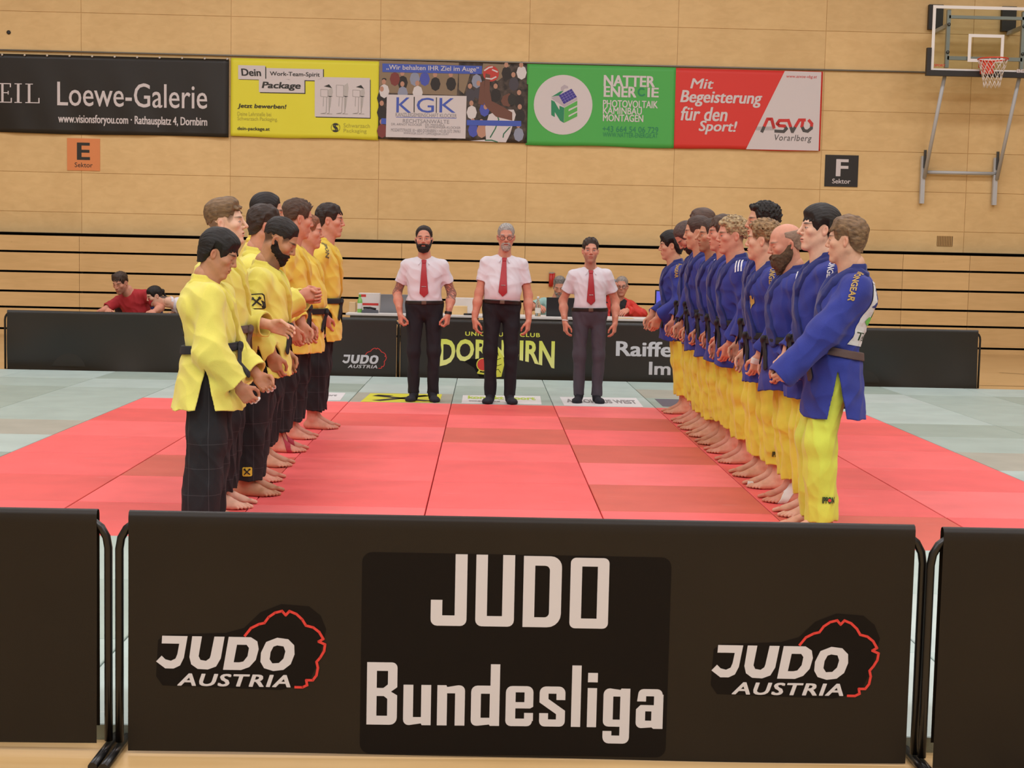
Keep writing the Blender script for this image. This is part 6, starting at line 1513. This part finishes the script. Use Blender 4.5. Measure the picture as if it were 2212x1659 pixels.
# ---------------------------------------------------------------- officials' tables and what lies on them
M_TOP = mat('table_top_white', '#d5d0cb', .45); TZ = .715
def table(label, x0, x1, y0=3.62, y1=4.32):
    t = thing('folding_table', label, 'table', (x0, y0, FLOOR_Z), 0, 'officials tables')
    z = TZ - FLOOR_Z; W_, D_ = x1 - x0, y1 - y0
    MB().box((0, 0, z - .028), (W_, D_, z), bev=.004).build('table_top', M_TOP, t)
    MB().box((.05, .04, z - .075), (W_ - .05, .07, z - .028)).box((.05, D_ - .07, z - .075), (W_ - .05, D_ - .04, z - .028)).build('apron', M_CHR, t)
    for x in (.07, W_ - .07):
        for y in (.06, D_ - .06): MB().tube([(x, y, 0), (x, y, z - .03)], .016).build('leg', M_CHR, t)
table('white folding table behind the bearded referee, left of the pair', 1.62, 3.28)
table('white folding table with the black laptop, right of the pair', 3.30, 5.48)
def on(px, py, y=3.9): 
    q = atY(px, py, y); return q.x
t = thing('laptop', 'open silver laptop seen from behind on the left table', 'laptop', (on(850, 680), 3.95, TZ), .15)
MB().box((-.17, -.01, 0), (.17, .23, .016), bev=.003).build('keyboard_base', mat('laptop_grey', '#85868a', .4, metal=.3), t)
o = MB().box((-.17, -.004, 0), (.17, .004, .225), bev=.003).build('screen_lid', mat('laptop_grey', '#85868a', .4), t, loc=(0, -.01, .014)); o.rotation_euler = (.28, 0, 0)
t = thing('laptop', 'open black laptop in front of the man in the teal polo shirt', 'laptop', (on(1213, 685), 3.90, TZ), -.05)
MB().box((-.19, -.01, 0), (.19, .25, .018), bev=.003).build('keyboard_base', flat('laptop_black', '#1d1e20', .4), t)
o = MB().box((-.19, -.004, 0), (.19, .004, .22), bev=.003).build('screen_lid', flat('laptop_black', '#1d1e20', .4), t, loc=(0, -.01, .016)); o.rotation_euler = (.12, 0, 0)
letters('lettering', 'acer', -.03, .10, .03, .115, -.0055, M_STL, o)
b = MB(); b.lathe([(.03, 0), (.031, .01), (.031, .13), (.027, .16), (.013, .185), (.013, .20)], seg=20)
t = thing('bottle', 'green-capped drink bottle standing at the left end of the table', 'bottle', (on(778, 668), 3.85, TZ)); b.build('body', flat('bottle_green', '#7fb85a', .25), t)
MB().lathe([(.0315, .045), (.0318, .05), (.0318, .11), (.0315, .115)], seg=20).build('label', flat('bottle_label', '#d8d4cc', .6), t); MB().lathe([(.015, .197), (.015, .22)], seg=14).build('cap', flat('bottle_cap', '#5aa03c', .4), t)
gl_ = bpy.data.materials.new('clear_glass'); gl_.use_nodes = True; q_ = gl_.node_tree.nodes['Principled BSDF']; q_.inputs['Transmission Weight'].default_value = .9; q_.inputs['Roughness'].default_value = .03; q_.inputs['Base Color'].default_value = (.85, .9, .88, 1); q_.inputs['IOR'].default_value = 1.3
t = thing('bottle', 'clear glass water bottle beside the black laptop', 'bottle', (on(1161, 685), 3.8, TZ)); MB().lathe([(.034, 0), (.035, .01), (.035, .13), (.028, .165), (.013, .20), (.013, .225)], seg=20).build('body', gl_, t)
MB().lathe([(.0355, .04), (.0358, .045), (.0358, .10), (.0355, .105)], seg=20).build('label', flat('bottle_label', '#d8d4cc', .6), t); MB().lathe([(.015, .22), (.015, .245)], seg=14).build('cap', flat('cap_white', '#d8d8d8', .4), t)
def carton(label, px0, px1, y, h, col, d=.25, band=None, z=TZ):
    x0, x1 = on(px0, 0, y), on(px1, 0, y); t = thing('cardboard_box', label, 'box', (x0, y, z))
    bx = MB().box((0, 0, 0), (x1 - x0, d, h), bev=.003).build('body', mat('carton_' + col[1:], col, .7, var=.04), t)
    if band:
        for (a, e, f_, g_) in band: MB().box(((x1 - x0) * a, -.0015, h * f_), ((x1 - x0) * e, -.0002, h * g_)).build('print_band', M_REDP, bx)
    return t
carton('white carton with red printed stripes beside the silver laptop', 783, 829, 4.0, .235, '#d6cfca', .18, ((0.02, .35, .80, .93), (.05, .95, .36, .48)))
carton('tan carton lid leaning between bottle and white carton', 762, 776, 3.95, .12, '#d3b48a', .16)
carton('long white carton between the bearded and the grey-haired referee', 978, 1036, 4.05, .20, '#d6d0cc', .16)
carton('flat tan carton in front of the long white one', 980, 1022, 3.82, .105, '#dcbb84', .14)
t = thing('telephone', 'dark grey desk telephone on the left table', 'telephone', (on(801, 676), 3.72, TZ)); MB().poly([(-.10, 0), (.10, 0), (.095, .035), (-.06, .058), (-.095, .03)], 0, .12).build('body', flat('phone_grey', '#4d4f57', .5), t); MB().tube([(-.08, .03, .062), (.0, .03, .066), (.075, .03, .05)], .013).build('handset', M_LEATH, t)
t = thing('black_case', 'small black case lying between the cartons and the grey-haired referee', 'case', (on(1015, 683), 3.70, TZ)); MB().box((-.075, 0, 0), (.075, .08, .022), bev=.006).build('body', M_LEATH, t); MB().tube([(-.02, .0, .011), (-.02, -.012, .018), (.02, -.012, .018), (.02, 0, .011)], .003).build('handle', M_LEATH, t)
for i, (px, y, a, col, lab) in enumerate(((1352, 3.72, .1, '#c9b54a', 'yellow and red leaflet at the right end of the table'), (1385, 3.80, -.2, '#d9d5d0', 'white paper sheet at the right end of the table'), (1130, 3.70, .05, '#d9d5d0', 'white paper sheet between the grey-haired and youngest referee'), (905, 3.72, -.1, '#d9d5d0', 'white paper sheet behind the bearded referee'))):
    t = thing('paper_sheet', lab, 'paper', (on(px, 688, y), y, TZ + .0005), a, 'papers on the tables'); MB().box((-.105, 0, 0), (.105, .148, .0015)).build('sheet', flat('paper_' + col[1:], col, .6), t)
    if i == 0: MB().box((-.10, .005, .0017), (.10, .03, .0022)).build('print_band', M_REDP, t)
t = thing('monitor', 'dark monitor with a blue picture behind the last blue fighter', 'monitor', (on(1440, 640, 4.0), 4.02, TZ)); MB().box((-.14, 0, .09), (.18, .03, .35), bev=.004).build('bezel', M_LEATH, t)
sm = bpy.data.materials.new('screen_blue'); sm.use_nodes = True; q_ = sm.node_tree.nodes['Principled BSDF']; q_.inputs['Base Color'].default_value = (.01, .01, .05, 1); q_.inputs['Emission Color'].default_value = (.12, .12, .75, 1); q_.inputs['Emission Strength'].default_value = .9
MB().box((-.125, -.002, .105), (.165, .0005, .335)).build('screen', sm, t); MB().box((-.02, .01, .01), (.02, .03, .10)).box((-.10, -.04, 0), (.10, .09, .012)).build('stand', M_LEATH, t)
t = thing('fire_hose_handle', 'red hanging fire equipment handle on the tribune behind the teal polo shirt', 'fire equipment', (atY(1190, 605, 10.7).x, 10.72, atY(1190, 605, 10.7).z)); MB().tube([(0, 0, -.11), (.005, 0, .11)], .035, seg=12).tube([(.03, 0, -.09), (.05, 0, .12)], .022, seg=10).build('body', flat('fire_red', '#b5281f', .4), t); MB().box((-.03, -.02, .11), (.06, .02, .13)).build('bracket', M_STL, t)
